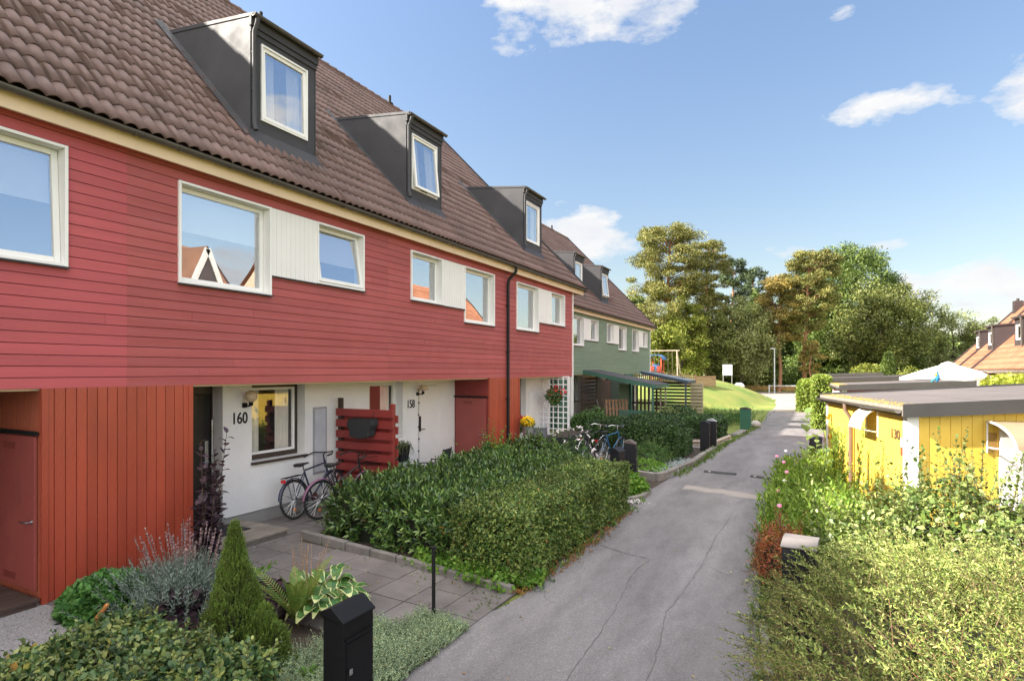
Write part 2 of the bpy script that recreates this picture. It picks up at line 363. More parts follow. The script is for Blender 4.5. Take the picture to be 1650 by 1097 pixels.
# road
def asphalt():
    m, nt, out = newmat('asphalt')
    p = N(nt, 'ShaderNodeBsdfPrincipled'); nt.links.new(p.outputs[0], out.inputs[0])
    base = ramp(nt, texn(nt, .55, 6, (1.6, .5, 1)), [(.3, (.155, .143, .145)), (.7, (.225, .205, .205))])
    gv = N(nt, 'ShaderNodeTexVoronoi'); gv.inputs['Scale'].default_value = 95; tcc = N(nt, 'ShaderNodeTexCoord'); nt.links.new(tcc.outputs['Object'], gv.inputs['Vector'])
    hs2 = N(nt, 'ShaderNodeSeparateColor'); nt.links.new(gv.outputs['Color'], hs2.inputs[0])
    sp = ramp(nt, hs2.outputs[0], [(0, .80), (.7, 1.03), (.93, 1.15), (1, 1.5)])
    c = mul(nt, base, sp)
    st = ramp(nt, texn(nt, 1.7, 6, (1.2, .35, 1), .7), [(.36, .74), (.56, 1.0)]); c = mul(nt, c, st)
    # wheel tracks: worn paler asphalt along the road
    sx = N(nt, 'ShaderNodeSeparateXYZ'); nt.links.new(tcc.outputs['Object'], sx.inputs[0])
    wv = N(nt, 'ShaderNodeMath', operation='SINE'); 
    m1 = N(nt, 'ShaderNodeMath', operation='MULTIPLY_ADD'); m1.inputs[1].default_value = 4.1; m1.inputs[2].default_value = 1.3
    nt.links.new(sx.outputs[0], m1.inputs[0]); nt.links.new(m1.outputs[0], wv.inputs[0])
    tr = ramp(nt, wv.outputs[0], [(0, .92), (1, 1.07)]); c = mul(nt, c, tr)
    # reflected sunlight painted into the asphalt as a pale strip before the speed bumps
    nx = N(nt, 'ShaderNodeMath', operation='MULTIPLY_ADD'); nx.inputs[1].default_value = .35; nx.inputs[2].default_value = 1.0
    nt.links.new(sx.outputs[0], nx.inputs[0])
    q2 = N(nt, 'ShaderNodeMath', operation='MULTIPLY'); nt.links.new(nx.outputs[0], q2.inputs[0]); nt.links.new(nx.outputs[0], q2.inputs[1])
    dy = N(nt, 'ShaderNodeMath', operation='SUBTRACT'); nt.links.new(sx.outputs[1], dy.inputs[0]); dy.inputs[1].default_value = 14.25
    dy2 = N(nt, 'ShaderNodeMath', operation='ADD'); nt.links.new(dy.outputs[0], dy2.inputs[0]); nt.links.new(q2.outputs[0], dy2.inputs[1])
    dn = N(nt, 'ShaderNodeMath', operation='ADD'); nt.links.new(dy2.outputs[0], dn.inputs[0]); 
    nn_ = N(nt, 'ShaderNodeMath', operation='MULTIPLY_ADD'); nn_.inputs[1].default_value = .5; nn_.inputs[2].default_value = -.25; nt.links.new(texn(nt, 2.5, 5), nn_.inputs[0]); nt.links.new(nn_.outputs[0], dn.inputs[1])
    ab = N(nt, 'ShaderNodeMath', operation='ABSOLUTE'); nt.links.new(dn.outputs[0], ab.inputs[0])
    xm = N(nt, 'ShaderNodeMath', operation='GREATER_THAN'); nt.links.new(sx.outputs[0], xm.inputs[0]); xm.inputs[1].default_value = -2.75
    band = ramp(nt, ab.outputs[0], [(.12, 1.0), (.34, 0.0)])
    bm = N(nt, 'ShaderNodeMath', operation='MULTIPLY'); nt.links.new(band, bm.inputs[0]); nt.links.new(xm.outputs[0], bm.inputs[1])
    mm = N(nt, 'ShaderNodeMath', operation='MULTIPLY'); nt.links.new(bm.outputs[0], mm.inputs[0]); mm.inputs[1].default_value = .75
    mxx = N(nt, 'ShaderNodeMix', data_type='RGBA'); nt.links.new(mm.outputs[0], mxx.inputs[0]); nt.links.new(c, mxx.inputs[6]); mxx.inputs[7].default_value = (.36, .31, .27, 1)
    nt.links.new(mxx.outputs[2], p.inputs['Base Color']); p.inputs['Roughness'].default_value = .82
    bu = N(nt, 'ShaderNodeBump'); bu.inputs['Strength'].default_value = .6; bu.inputs['Distance'].default_value = .006
    nt.links.new(gv.outputs['Distance'], bu.inputs['Height']); nt.links.new(bu.outputs[0], p.inputs['Normal'])
    _m['asphalt'] = m; return m
ROAD = [(-9, -3.5, 0.3), (3, -3.5, -.1), (5.2, -3.35, -.3), (7, -3.2, -.55), (10, -3.3, -.7), (14, -3.35, -.6), (16, -3.35, -.2), (18.5, -3.2, .1), (22, -3.0, .3), (27, -2.75, .4), (31, -2.55, .4), (38, -2.6, .35), (46, -2.9, .4)]
rows = []
for y in np.arange(-9, 46.01, .5):
    a, b = lerp_tab(ROAD, y); a += .05*math.sin(y*3.1)+.03*math.sin(y*7.7)
    rows.append([(a+(b-a)*t, y) for t in np.linspace(0, 1, 9)])
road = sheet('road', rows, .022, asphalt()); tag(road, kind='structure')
# cracks in the asphalt
cb = MB()
def crack(pts, w0=.0028):
    P = []
    for (a, b) in zip(pts, pts[1:]):
        for t in np.linspace(0, 1, 9)[:-1]: P.append((a[0]+(b[0]-a[0])*t+random.uniform(-.012, .012), a[1]+(b[1]-a[1])*t+random.uniform(-.012, .012)))
    P.append(pts[-1]); vs = []
    for i, p in enumerate(P):
        q = P[min(i+1, len(P)-1)]; r = P[max(i-1, 0)]; d = Vector((q[0]-r[0], q[1]-r[1])).normalized(); ww = w0*random.uniform(.4, 1.5)
        vs += [(p[0]-d.y*ww, p[1]+d.x*ww, g(*p)+.027), (p[0]+d.y*ww, p[1]-d.x*ww, g(*p)+.027)]
    cb.add(vs, [(2*i, 2*i+1, 2*i+3, 2*i+2) for i in range(len(P)-1)])
crack([(-1.95, 4.6), (-2.0, 5.6), (-2.05, 6.6), (-2.2, 7.8), (-2.15, 8.6)])
crack([(-1.3, 4.6), (-1.35, 5.6), (-1.5, 6.8), (-1.45, 7.5), (-1.42, 8.6), (-1.45, 10), (-1.4, 12)])
crack([(-1.42, 8.7), (-1.0, 8.35), (-.7, 8.3)]); crack([(-3.0, 8.9), (-2.5, 8.65), (-2.2, 8.6)], .008); crack([(-3.1, 6.9), (-2.9, 6.5), (-2.75, 6.45)])
o = cb.build('road_crack', mat('tar', (.10, .093, .092), .9)); tag(o, kind='structure')
# the far footpath in the sun
pm = mat('path_gravel', (.27, .225, .19), .9, .1, 4, .3, 90)
PATH = [(46, -2.9, .4), (50, -2.75, .5), (56, -2.9, .8), (64, -3.6, 1.0), (72, -4.6, .6), (80, -6.5, .2), (86, -9, 2)]
rows = []
for y in np.arange(45.9, 86, .8):
    a, b = lerp_tab(PATH, y); rows.append([(a+(b-a)*t, y) for t in np.linspace(0, 1, 7)])
o = sheet('path', rows, .03, pm); tag(o, kind='structure')
o = sheet('path', [[(x, y+.02*x) for x in np.linspace(-30, 40, 50)] for y in np.linspace(85.5, 89, 4)], .036, pm); tag(o, kind='structure')
# lighter gravel verge in front of sheds
# concrete slabs of the walkway (one mesh: pattern of the path)
slabm = mat('concrete_slab', (.20, .175, .165), .85, .18, 2.2, .35, 120, island=.22, dirt=.35)
sb = MB()
def slab(x0, x1, y0, y1, t=.035, gap=.006):
    zs = [g(x, y)+t for x, y in ((x0, y0), (x1, y0), (x1, y1), (x0, y1))]; e = random.uniform(-.002, .003)
    P = [(x0+gap, y0+gap), (x1-gap, y0+gap), (x1-gap, y1-gap), (x0+gap, y1-gap)]
    top = [(p[0], p[1], z+e) for p, z in zip(P, zs)]; bot = [(p[0], p[1], z-.05) for p, z in zip(P, zs)]
    sb.add(top+bot, [(0, 1, 2, 3), (0, 4, 5, 1), (1, 5, 6, 2), (2, 6, 7, 3), (3, 7, 4, 0)])
for i in range(10):
    for j in range(4):
        x0 = -8.3+i*.5; y0 = 4.45+j*.5+.012*i
        slab(x0, x0+.5, y0, y0+.5)
for i in range(4):
    for j in range(12):
        if -8.45+i*.35 < -7.0: slab(-8.45+i*.35, -8.1+i*.35, 6.47+j*.35, 6.82+j*.35, t=.03)
for i in range(7):
    for j in range(3): slab(-8.3+i*.35, -7.95+i*.35, 4.3-.35*j-.2, 4.65-.35*j-.2, t=.02)
for i in range(8):   # patio and walk of the third and fourth red houses
    for j in range(9): slab(-8.4+i*.5, -7.9+i*.5, 13.4+j*.5, 13.9+j*.5)
for i in range(9):
    for j in range(4): slab(-7.9+i*.5, -7.4+i*.5, 21.5+j*.5, 22+j*.5)
o = sb.build('paving', slabm); tag(o, kind='structure')
# kerb stones (edging of the beds): each run is one low edging
kerbm = mat('kerb_stone', (.26, .235, .215), .9, .2, 5, .5, 60, island=.25, dirt=.3)
def kerb(name, label, pts, w_=.1, h=.13, L=.55, group='concrete edgings of the planting beds', m=kerbm, sink=.1):
    b = MB(); c = Vector(pts[0])
    for (p, q) in zip(pts, pts[1:]):
        p = Vector(p); q = Vector(q); n = max(1, round((q-p).length/L))
        for i in range(n):
            a = p+(q-p)*(i/n); e = p+(q-p)*((i+1)/n-.012); za = g(a.x, a.y); ze = g(e.x, e.y); j = random.uniform(-.008, .008)
            d = (e-a).normalized()*w_/2; nx_, ny_ = -d.y+j, d.x
            b.add([(a.x-nx_, a.y-ny_, za-sink), (a.x+nx_, a.y+ny_, za-sink), (e.x+nx_, e.y+ny_, ze-sink), (e.x-nx_, e.y-ny_, ze-sink),
                   (a.x-nx_, a.y-ny_, za+h+j), (a.x+nx_, a.y+ny_, za+h+j), (e.x+nx_, e.y+ny_, ze+h+j), (e.x-nx_, e.y-ny_, ze+h+j)],
                  [(0,3,2,1),(4,5,6,7),(0,1,5,4),(1,2,6,5),(2,3,7,6),(3,0,4,7)])
    o = b.build(name, m, loc=(c.x, c.y, g(c.x, c.y)), bevel=.012); tag(o, label, 'kerb', group)
kerb('kerb_edging', 'low concrete kerb between the slab walkway and the big laurel hedge', [(-7.15, 6.65), (-5.2, 6.56), (-3.3, 6.45)])
kerb('kerb_edging', 'kerb stones around the leafy corner bed by the two black mailboxes past the clipped hedge', [(-4.2, 12.3), (-3.45, 12.15), (-3.3, 12.6), (-3.35, 13.3), (-3.8, 13.5)], h=.12)
kerb('kerb_edging', 'tall stone edge holding the bed of silvery plants beside the road', [(-4.6, 14.95), (-3.55, 14.75), (-3.4, 15.2), (-3.15, 17.4), (-3.1, 19.3)], h=.2, w_=.16)
# fallen leaves and litter on the lane and the slabs
lb = []
for i in range(420):
    x = random.choice([random.uniform(-3.3, -.4), -3.25+abs(random.gauss(0, .35)), -.5-abs(random.gauss(0, .25))]); y = random.uniform(4.5, 30)
    if random.random() < .2: x, y = random.uniform(-8, -3.5), random.uniform(4.6, 6.3)
    lb.append((x, y, g(x, y)+(.044 if x < -3.35 else .030)))
LB = np.array(lb); dl = rdir(len(LB)); dl[:, 2] *= .15; leaf_litter = (LB, nrm(dl))
# loose gravel at the foot of the storage room (bottom left)
gv = mat('gravel', (.30, .28, .28), .9, .35, 60, 1.0, 120)
b = MB(); 
for i in range(5200):
    x = random.uniform(-7.9, -5.6); y = random.uniform(2.3, 3.9); r = random.uniform(.006, .014)
    z = g(x, y)+.012
    q = [Vector((random.gauss(0, 1), random.gauss(0, 1), random.gauss(0, .6))).normalized()*r for _ in range(4)]
    b.add([(x+v.x, y+v.y, z+v.z+r*.4) for v in q], [(0, 1, 2), (0, 3, 1), (1, 3, 2), (0, 2, 3)])
o = b.build('gravel', mat('gravel_stone', (.42, .40, .41), .85, .2, 5, island=.6)); tag(o, 'grey and white gravel beside the wooden deck', 'gravel', kind='stuff')
o = sheet('gravel_bed', [[(x, y) for x in np.linspace(-8.4, -5.4, 8)] for y in np.linspace(1.5, 4.0, 8)], .016, gv); tag(o, kind='structure')
# ------------------------------------------------------------------ house materials
red = mat('red_board', (.44, .085, .078), .62, .10, 1.5, .35, 25, stretch=(1, .25, 6), island=.16, dirt=.10, c2=(.47, .115, .115))
red2 = mat('red_board_faded', (.50, .095, .105), .6, .10, 1.5, .35, 25, stretch=(1, .25, 6), island=.13, dirt=.08)
green = mat('green_board', (.20, .27, .19), .65, .08, 1.5, .3, 25, stretch=(1, .25, 6), island=.12)
redv = mat('red_plank', (.40, .068, .036), .36, .16, 1.2, .7, 26, stretch=(3, 3, .5), island=.15, dirt=.12)
redd = mat('red_door', (.27, .06, .05), .5, .1, 2, .1, 60)
greenv = mat('green_plank', (.045, .12, .085), .6, .15, 2, .3, 30)
greenl = mat('pale_green_paint', (.25, .33, .22), .7, .1, 3)
cream = mat('cream_paint', (.82, .62, .43), .6, .05, 2, dirt=.08)
white = mat('white_paint', (.82, .80, .78), .5, .03, 3)
whitep = mat('white_panel', (.80, .78, .76), .55, .03, 3, .05, 30)
stucco = mat('white_stucco', (.80, .78, .76), .9, .04, 2, .9, 70, dirt=.07)
plinthm = mat('plinth', (.27, .26, .25), .9, .12, 3, .4, 50)
tile = mat('brown_tile', (.145, .085, .070), .78, .26, 2.2, .6, 140, island=0, dirt=.3)
orange = mat('orange_tile', (.29, .115, .058), .8, .12, 1.2, .3, 60, dirt=.15)
metal = mat('dark_sheet_metal', (.055, .053, .058), .62, .15, 1.5, .08, 8, spec=.3, dirt=.2)
gutm = mat('gutter_metal', (.075, .066, .058), .45, .25, 2, .1, 20)
blackm = mat('black_metal', (.010, .010, .011), .5, .15, 4, spec=.25)
brownf = mat('brown_frame', (.045, .03, .024), .5, .2, 3)
blackd = mat('black_door', (.010, .008, .007), .5, .3, 2, .1, 30, stretch=(1, 1, .2))
steel = mat('steel', (.55, .55, .55), .3, .05, 3, metal=1)
wood = mat('grey_wood', (.27, .23, .19), .85, .25, 2, .6, 30, stretch=(.4, 6, 6), island=.25)
woodb = mat('brown_wood', (.24, .14, .08), .8, .25, 2, .5, 30, stretch=(.4, 6, 6), island=.25)
darkw = mat('dark_brown_wood', (.05, .03, .022), .7, .25, 2, .4, 30, island=.25)
room = mat('room_wall', (.16, .13, .11), .9, .1, 2)
blindm = mat('white_blind', (.88, .89, .92), .8, .02, 4)
curt = mat('curtain', (.75, .70, .62), .9, .05, 6)
glass = glassmat('window_glass', .40); glass2 = glassmat('window_glass_clear', .06)
greyp = mat('grey_paint', (.33, .33, .35), .5, .05, 3)
lampg = mat('lamp_shade_glass', (.55, .42, .28), .25, .1, 4)
EZ, SL, RXL = 5.77, 1.038, -6.38
# ------------------------------------------------------------------ pieces
def boards(b, y0, y1, z0, z1, holes, pitch, x1=0., x0=-.02, gap=.009, joints=True):
    z = z0
    while z < z1-.01:
        zt = min(z+pitch, z1); brk = sorted({z, zt-gap} | {h for H_ in holes for h in H_[2:] if z < h < zt-gap})
        js = sorted(random.uniform(y0, y1) for _ in range(random.choice([0, 1, 1]))) if joints else []
        for za, zb in zip(brk, brk[1:]):
            iv = [(y0, y1)]
            for (a, c, e, f) in holes:
                if e < (za+zb)/2 < f:
                    iv = [t for (p, q) in iv for t in ((p, min(q, a)), (max(p, c), q)) if t[1]-t[0] > .004]
            for j in js: iv = [t for (p, q) in iv for t in (((p, j-.0015), (j+.0015, q)) if p+.1 < j < q-.1 else ((p, q),))]
            for (p, q) in iv: b.box(x0, x1+random.uniform(-.0012, .0012), p, q, za, zb)
        z += pitch
def vboards(b, y0, y1, z0, z1, pitch=.115, x0=-.022, x1=0., gap=.008, axis='x'):
    n = max(1, round((y1-y0)/pitch)); p = (y1-y0)/n
    for i in range(n):
        a, c = y0+i*p+gap/2, y0+(i+1)*p-gap/2; j = random.uniform(-.001, .001)
        if axis == 'x': b.box(x0, x1+j, a, c, z0, z1)
        else: b.box(a, c, x0-j, x1, z0, z1)
def sash(root, par, y0, y1, z0, z1, xp, tilt=0, fw=.065, blind=0, fm=None, gm=None, curtain=False, hinge='top', mull=False, blind_gap=.06):
    """frame ring + pane (+ blind), frame plane at xp; tilt opens outwards"""
    fm = fm or white; gm = gm or glass
    M = None
    if tilt:
        if hinge == 'top': c = Vector((xp, 0, z1)); M = Matrix.Translation(c) @ Matrix.Rotation(-tilt, 4, 'Y') @ Matrix.Translation(-c)
        elif hinge == 'left': c = Vector((xp, y0, 0)); M = Matrix.Translation(c) @ Matrix.Rotation(-tilt, 4, 'Z') @ Matrix.Translation(-c)
        elif hinge == 'pivot': c = Vector((xp, 0, (z0+z1)/2)); M = Matrix.Translation(c) @ Matrix.Rotation(-tilt, 4, 'Y') @ Matrix.Translation(-c)
    b = MB(); b.M = M
    b.box(xp-.05, xp, y0, y0+fw, z0, z1); b.box(xp-.05, xp, y1-fw, y1, z0, z1)
    b.box(xp-.05, xp-.0015, y0+fw, y1-fw, z0, z0+fw); b.box(xp-.05, xp-.0015, y0+fw, y1-fw, z1-fw, z1)
    if mull: b.box(xp-.05, xp-.003, (y0+y1)/2-fw/2, (y0+y1)/2+fw/2, z0+fw, z1-fw)
    b.build('sash', fm, par, bevel=.006)
    b = MB(); b.M = M; b.box(xp-.032, xp-.026, y0+fw-.004, y1-fw+.004, z0+fw-.004, z1-fw+.004); b.build('glass_pane', gm, par)
    b = MB(); b.M = M
    if blind:
        zb = z1-fw-(z1-z0)*blind; z = z1-fw-.02; xi = xp-.032-blind_gap
        b.box(xi-.015, xi+.015, y0+fw*.8, y1-fw*.8, z1-fw-.04, z1-fw)
        b.box(xi-.004, xi, y0+fw*.9, y1-fw*.9, zb, z1-fw-.04)
        k = zb
        while k < z1-fw-.045: b.box(xi, xi+.006, y0+fw*.9, y1-fw*.9, k, k+.010); k += .021
        b.build('blind', blindm, par)
    elif curtain:
        for (a, c) in ((y0+fw, y0+fw+(y1-y0)*.28), (y1-fw-(y1-y0)*.28, y1-fw)):
            n = 14; vs = []
            for i in range(n+1):
                yy = a+(c-a)*i/n; xx = xp-.14+.022*math.sin(i*1.9)
                vs += [(xx, yy, z0+.03), (xx, yy, z1-.03)]
            b.add(vs, [(2*i, 2*i+2, 2*i+3, 2*i+1) for i in range(n)])
        b.build('curtain', curt, par)
def casing(root, name, y0, y1, z0, z1, fm=None, depth=.2, t=.035, proud=.035, sides='lrtb'):
    fm = fm or white; b = MB()
    b.box(-depth, proud, y0, y0+t, z0, z1); b.box(-depth, proud, y1-t, y1, z0, z1)
    b.box(-depth, proud-.002, y0+t, y1-t, z1-t, z1); b.box(-depth, proud-.002, y0+t, y1-t, z0, z0+t)
    o = b.build(name, fm, root, bevel=.004); return o
def gutter(root, par, y0, y1, x, z, r=.055, m=None, name='gutter'):
    b = MB(); n = 8; vs = []
    for yy in (y0, y1):
        for rr in (r, r-.006):
            for k in range(n+1):
                a = math.pi+math.pi*k/n; vs.append((x+rr*math.cos(a), yy, z+rr*math.sin(a)))
    m_ = n+1
    for k in range(n): b_ = 0
    fs = [(k, k+1, 2*m_+k+1, 2*m_+k) for k in range(n)]+[(m_+k+1, m_+k, 3*m_+k, 3*m_+k+1) for k in range(n)]
    fs += [(0, 2*m_, 3*m_, m_), (n, m_+n, 3*m_+n, 2*m_+n), ] + [(k, m_+k, m_+k+1, k+1) for k in range(n)]+[(2*m_+k, 2*m_+k+1, 3*m_+k+1, 3*m_+k) for k in range(n)]
    b.add(vs, fs)
    b.torus((x, y0+.02, z), r, .008, 'y', 10, 6, math.pi, 2*math.pi); 
    k = y0+.5
    while k < y1: b.torus((x, k, z+.002), r+.004, .007, 'y', 8, 6, math.pi, 2*math.pi); k += .75
    return b.build(name, m or gutm, par, smooth=False)
def tileroof(y0, y1, xe, ze, xr, slope, m, par, pitch=.165, amp=.052, exp=.40, seg=6, name='roof_tiles', flip=1):
    n = max(2, round((y1-y0)/pitch)); p = (y1-y0)/n; nc = n*seg+1
    yy = np.linspace(y0, y1, nc); u = ((yy-y0)/p) % 1.0; h = amp*np.abs(np.sin(math.pi*u))**.85
    run = abs(xr-xe); Ls = run*math.sqrt(1+slope*slope); nr = max(1, round(Ls/exp)); nx_, nz_ = slope/math.sqrt(1+slope**2), 1/math.sqrt(1+slope**2)
    sg = 1 if xr < xe else -1
    rows = []
    for j in range(nr):
        for (s, e, q) in ((j/nr, 0, .9), (j/nr, .013, 1), ((j+1)/nr, .0, .97)):
            x = xe-sg*run*s; z = ze+slope*run*s; jt = random.uniform(-.002, .002)
            hh = h*q+e+jt+rng.normal(0, .0012, nc)
            rows.append(np.stack([x+sg*nx_*hh, yy, z+nz_*hh], 1))
    V = np.concatenate(rows); nrw = len(rows)
    i = np.arange(nrw-1)[:, None]; j = np.arange(nc-1)[None]
    F = np.stack([i*nc+j, i*nc+j+1, (i+1)*nc+j+1, (i+1)*nc+j], -1)
    keep = np.ones(nrw-1, bool)
    F = F[keep].reshape(-1, 4)
    if sg < 0: F = F[:, ::-1]
    me = bpy.data.meshes.new(name); me.vertices.add(len(V)); me.vertices.foreach_set('co', V.astype(np.float32).ravel())
    me.loops.add(F.size); me.loops.foreach_set('vertex_index', F.astype(np.int32).ravel()); me.polygons.add(len(F))
    me.polygons.foreach_set('loop_start', np.arange(0, F.size, 4, dtype=np.int32)); me.polygons.foreach_set('loop_total', np.full(len(F), 4, np.int32))
    me.update(calc_edges=True); me.validate(); me.materials.append(m)
    o = bpy.data.objects.new(name, me); col.objects.link(o); o.parent = par; return o
def text(name, s, h, m, parent, M, wscale=.62, ext=.006):
    c = bpy.data.curves.new(name, 'FONT'); c.body = s; c.size = h*1.4; c.extrude = ext; c.align_x = 'CENTER'; c.offset = .003
    t = bpy.data.objects.new('tmp', c); col.objects.link(t); dg = bpy.context.evaluated_depsgraph_get()
    me = bpy.data.meshes.new_from_object(t.evaluated_get(dg)); bpy.data.objects.remove(t); bpy.data.curves.remove(c)
    me.transform(M @ Matrix.Diagonal((wscale, 1, 1, 1))); me.materials.clear(); me.materials.append(m); me.name = name
    o = bpy.data.objects.new(name, me); col.objects.link(o); o.parent = parent; return o
def dormer(root, y0, open_=0, pipe=True, wopen='top', mt=None, mirrorx=1):
    mt = mt or metal; W = 1.40; y1 = y0+W; xf = -.57; zt = 8.62; xb = -2.74; zb = 8.90; zf = EZ+SL*(.25-xf)
    b = MB(); zi = zf-.3
    for yy in (y0, y1-.04): b.prism([(xf, zi), (xf, zt), (xb, zb), (xb+.1, zb-.5)], yy, yy+.04, 'y')
    # front wall around the window opening
    wy0, wy1, wz0, wz1 = y0+.20, y1-.20, zf+.36, zt-.36
    b.box(xf-.04, xf, y0+.04, wy0, zi, zt); b.box(xf-.04, xf, wy1, y1-.04, zi, zt)
    b.box(xf-.04, xf, wy0, wy1, zi, wz0); b.box(xf-.04, xf, wy0, wy1, wz1, zt)
    o = b.build('dormer', mt, root)
    b = MB(); dz = (zb-zt)/(xf-xb)
    b.prism([(xf+.10, zt-.015), (xf+.10, zt+.045), (xb-.1, zb+.075), (xb-.1, zb+.0)], y0-.012, y1+.05, 'y')
    b.box(xf+.002, xf+.06, y0-.03, y1+.03, zt-.17, zt-.015); b.box(xf+.0, xf+.03, y0-.012, y1+.012, zt-.26, zt-.17)
    b.build('dormer_roof', mt, o, bevel=.006)
    # flashing on the tiles around the dormer
    b = MB(); e = .055
    def onroof(x, up=e): return EZ+SL*(.25-x)+up
    for yy, s in ((y0, -1), (y1, 1)):
        b.add([(xf+.05, yy, onroof(xf+.05)+.05), (xf+.05, yy+s*.13, onroof(xf+.05)+.01), (xb-.2, yy+s*.13, onroof(xb-.2)+.01), (xb-.2, yy, onroof(xb-.2)+.07)], [(0, 1, 2, 3)] if s < 0 else [(3, 2, 1, 0)])
        b.box(xf-.05, xf+.008, yy-.01, yy+.02 if s < 0 else yy+.01, zi, zt-.26)
    b.add([(xf+.004, y0-.02, onroof(xf)+.10), (xf+.004, y1+.02, onroof(xf)+.10), (xf+.14, y1+.10, onroof(xf+.14)-.01), (xf+.14, y0-.10, onroof(xf+.14)-.01)], [(3, 2, 1, 0)])
    b.build('flashing', mt, o)
    gutter(root, o, y0-.05, y1+.04, xf+.13, zt+.0, .05, gutm)
    if pipe:
        b = MB(); b.tube([(xf+.15, y0+.03, zt-.05), (xf+.13, y0+.03, zt-.13), (xf+.06, y0+.03, zt-.26), (xf+.06, y0+.03, zf+.25), (xf+.1, y0+.03, zf+.12)], .038, 10)
        for zz in (zt-.6, zt-1.2): b.box(xf, xf+.08, y0+.0, y0+.08, zz, zz+.02)
        b.build('downpipe', mt, o, smooth=True)
    wn = casing_at(root, wy0, wy1, wz0, wz1, xf)
    sash(root, wn, wy0+.03, wy1-.03, wz0+.03, wz1-.03, xf+.0, tilt=open_, fw=.06, curtain=True, hinge=wopen)
    return o
def casing_at(root, y0, y1, z0, z1, xf, fm=None):
    b = MB(); fm = fm or white; t = .03
    b.box(xf-.12, xf+.03, y0, y0+t, z0, z1); b.box(xf-.12, xf+.03, y1-t, y1, z0, z1)
    b.box(xf-.12, xf+.028, y0+t, y1-t, z1-t, z1); b.box(xf-.12, xf+.028, y0+t, y1-t, z0, z0+t)
    o = b.build('dormer_window', fm, root); 
    b = MB(); b.box(xf-.9, xf-.86, y0-.1, y1+.1, z0-.2, z1+.2); b.build('room_back', room, o); return o
def wall_lamp(root, y, z, x, globe=True):
    b = MB(); b.box(x, x+.03, y-.04, y+.04, z-.10, z-.02); b.tube([(x+.03, y, z-.06), (x+.13, y, z-.07), (x+.17, y, z-.02)], .014, 8)
    b.lathe((x+.17, y, z-.05), [(.02, -.02), (.035, 0), (.035, .05), (.02, .06)], 12)
    o = b.build('wall_lamp', blackm, root, smooth=True)
    b = MB()
    if globe: b.sphere((x+.17, y, z+.09), .10, 18)
    else: b.lathe((x+.17, y, z+.02), [(.05, 0), (.13, .03), (.12, .06), (.06, .13), (.0, .14)], 20)
    b.build('lamp_globe', lampg, o, smooth=True)
def storage(root, W, mir, zb=.2, door_m=None, pl=None, endm=None):
    """half of a storage room at local y 0...86 (mirrored: W-.86..W); its door is in the end face"""
    pl = pl or redv
    ya, yb = (0, .86) if not mir else (W-.9, W)
    e = yb if not mir else ya; s = 1 if not mir else -1
    b = MB(); vboards(b, ya, yb, zb, 2.6, .117, -.03, 0.0); 
    b.box(-.04, .012, e-.05 if s > 0 else e-.012, e+.012 if s > 0 else e+.05, zb-.01, 2.6)
    o = b.build('storage_room', pl, root); b = MB()
    xa = -1.2 if mir else -1.1
    if s > 0: vboards(b, xa, -.045, zb, 2.6, .085, e-.03, e-.002, axis='y')
    else: vboards(b, xa, -.045, zb, 2.6, .085, e+.002, e+.03, axis='y')
    b.box(xa, -.05, e-s*.05, e-s*.031, zb+.03, 2.6); b.build('end_wall', endm or pl, o)
    b = MB(); b.box(-.06, -.031, ya, yb, zb+.03, 2.6); b.build('board_backing', darkw, o)
    b = MB(); ye = e+s*.004
    b.box(-1.05, -.10, ye, ye+s*.03, zb+.13, 2.06)
    d = b.build('storage_door', door_m or redd, root, bevel=.004)
    b = MB(); b.box(-1.1, -.06, ye, ye+s*.05, 2.075, 2.105); b.box(-1.1, -.06, ye+s*.02, ye+s*.055, 2.10, 2.12); b.build('door_head', blackm, d)
    for z_ in (1.9, zb+.2): b = MB(); b.box(-.8, -.52, ye+s*.03, ye+s*.034, z_, z_+.075); b.build('vent_plate', mat('red_vent', (.20, .04, .03), .5), d)
    b = MB(); b.tube([(-.16, ye+s*.03, 1.10), (-.16, ye+s*.085, 1.10), (-.19, ye+s*.09, 1.10), (-.29, ye+s*.085, 1.095)], .010, 8); b.lathe((-.16, ye+s*.03, 1.10), [(.0, 0), (.026, 0), (.026, s*.008), (0, s*.008)], 14, 'y'); b.build('handle', steel, d, smooth=True)
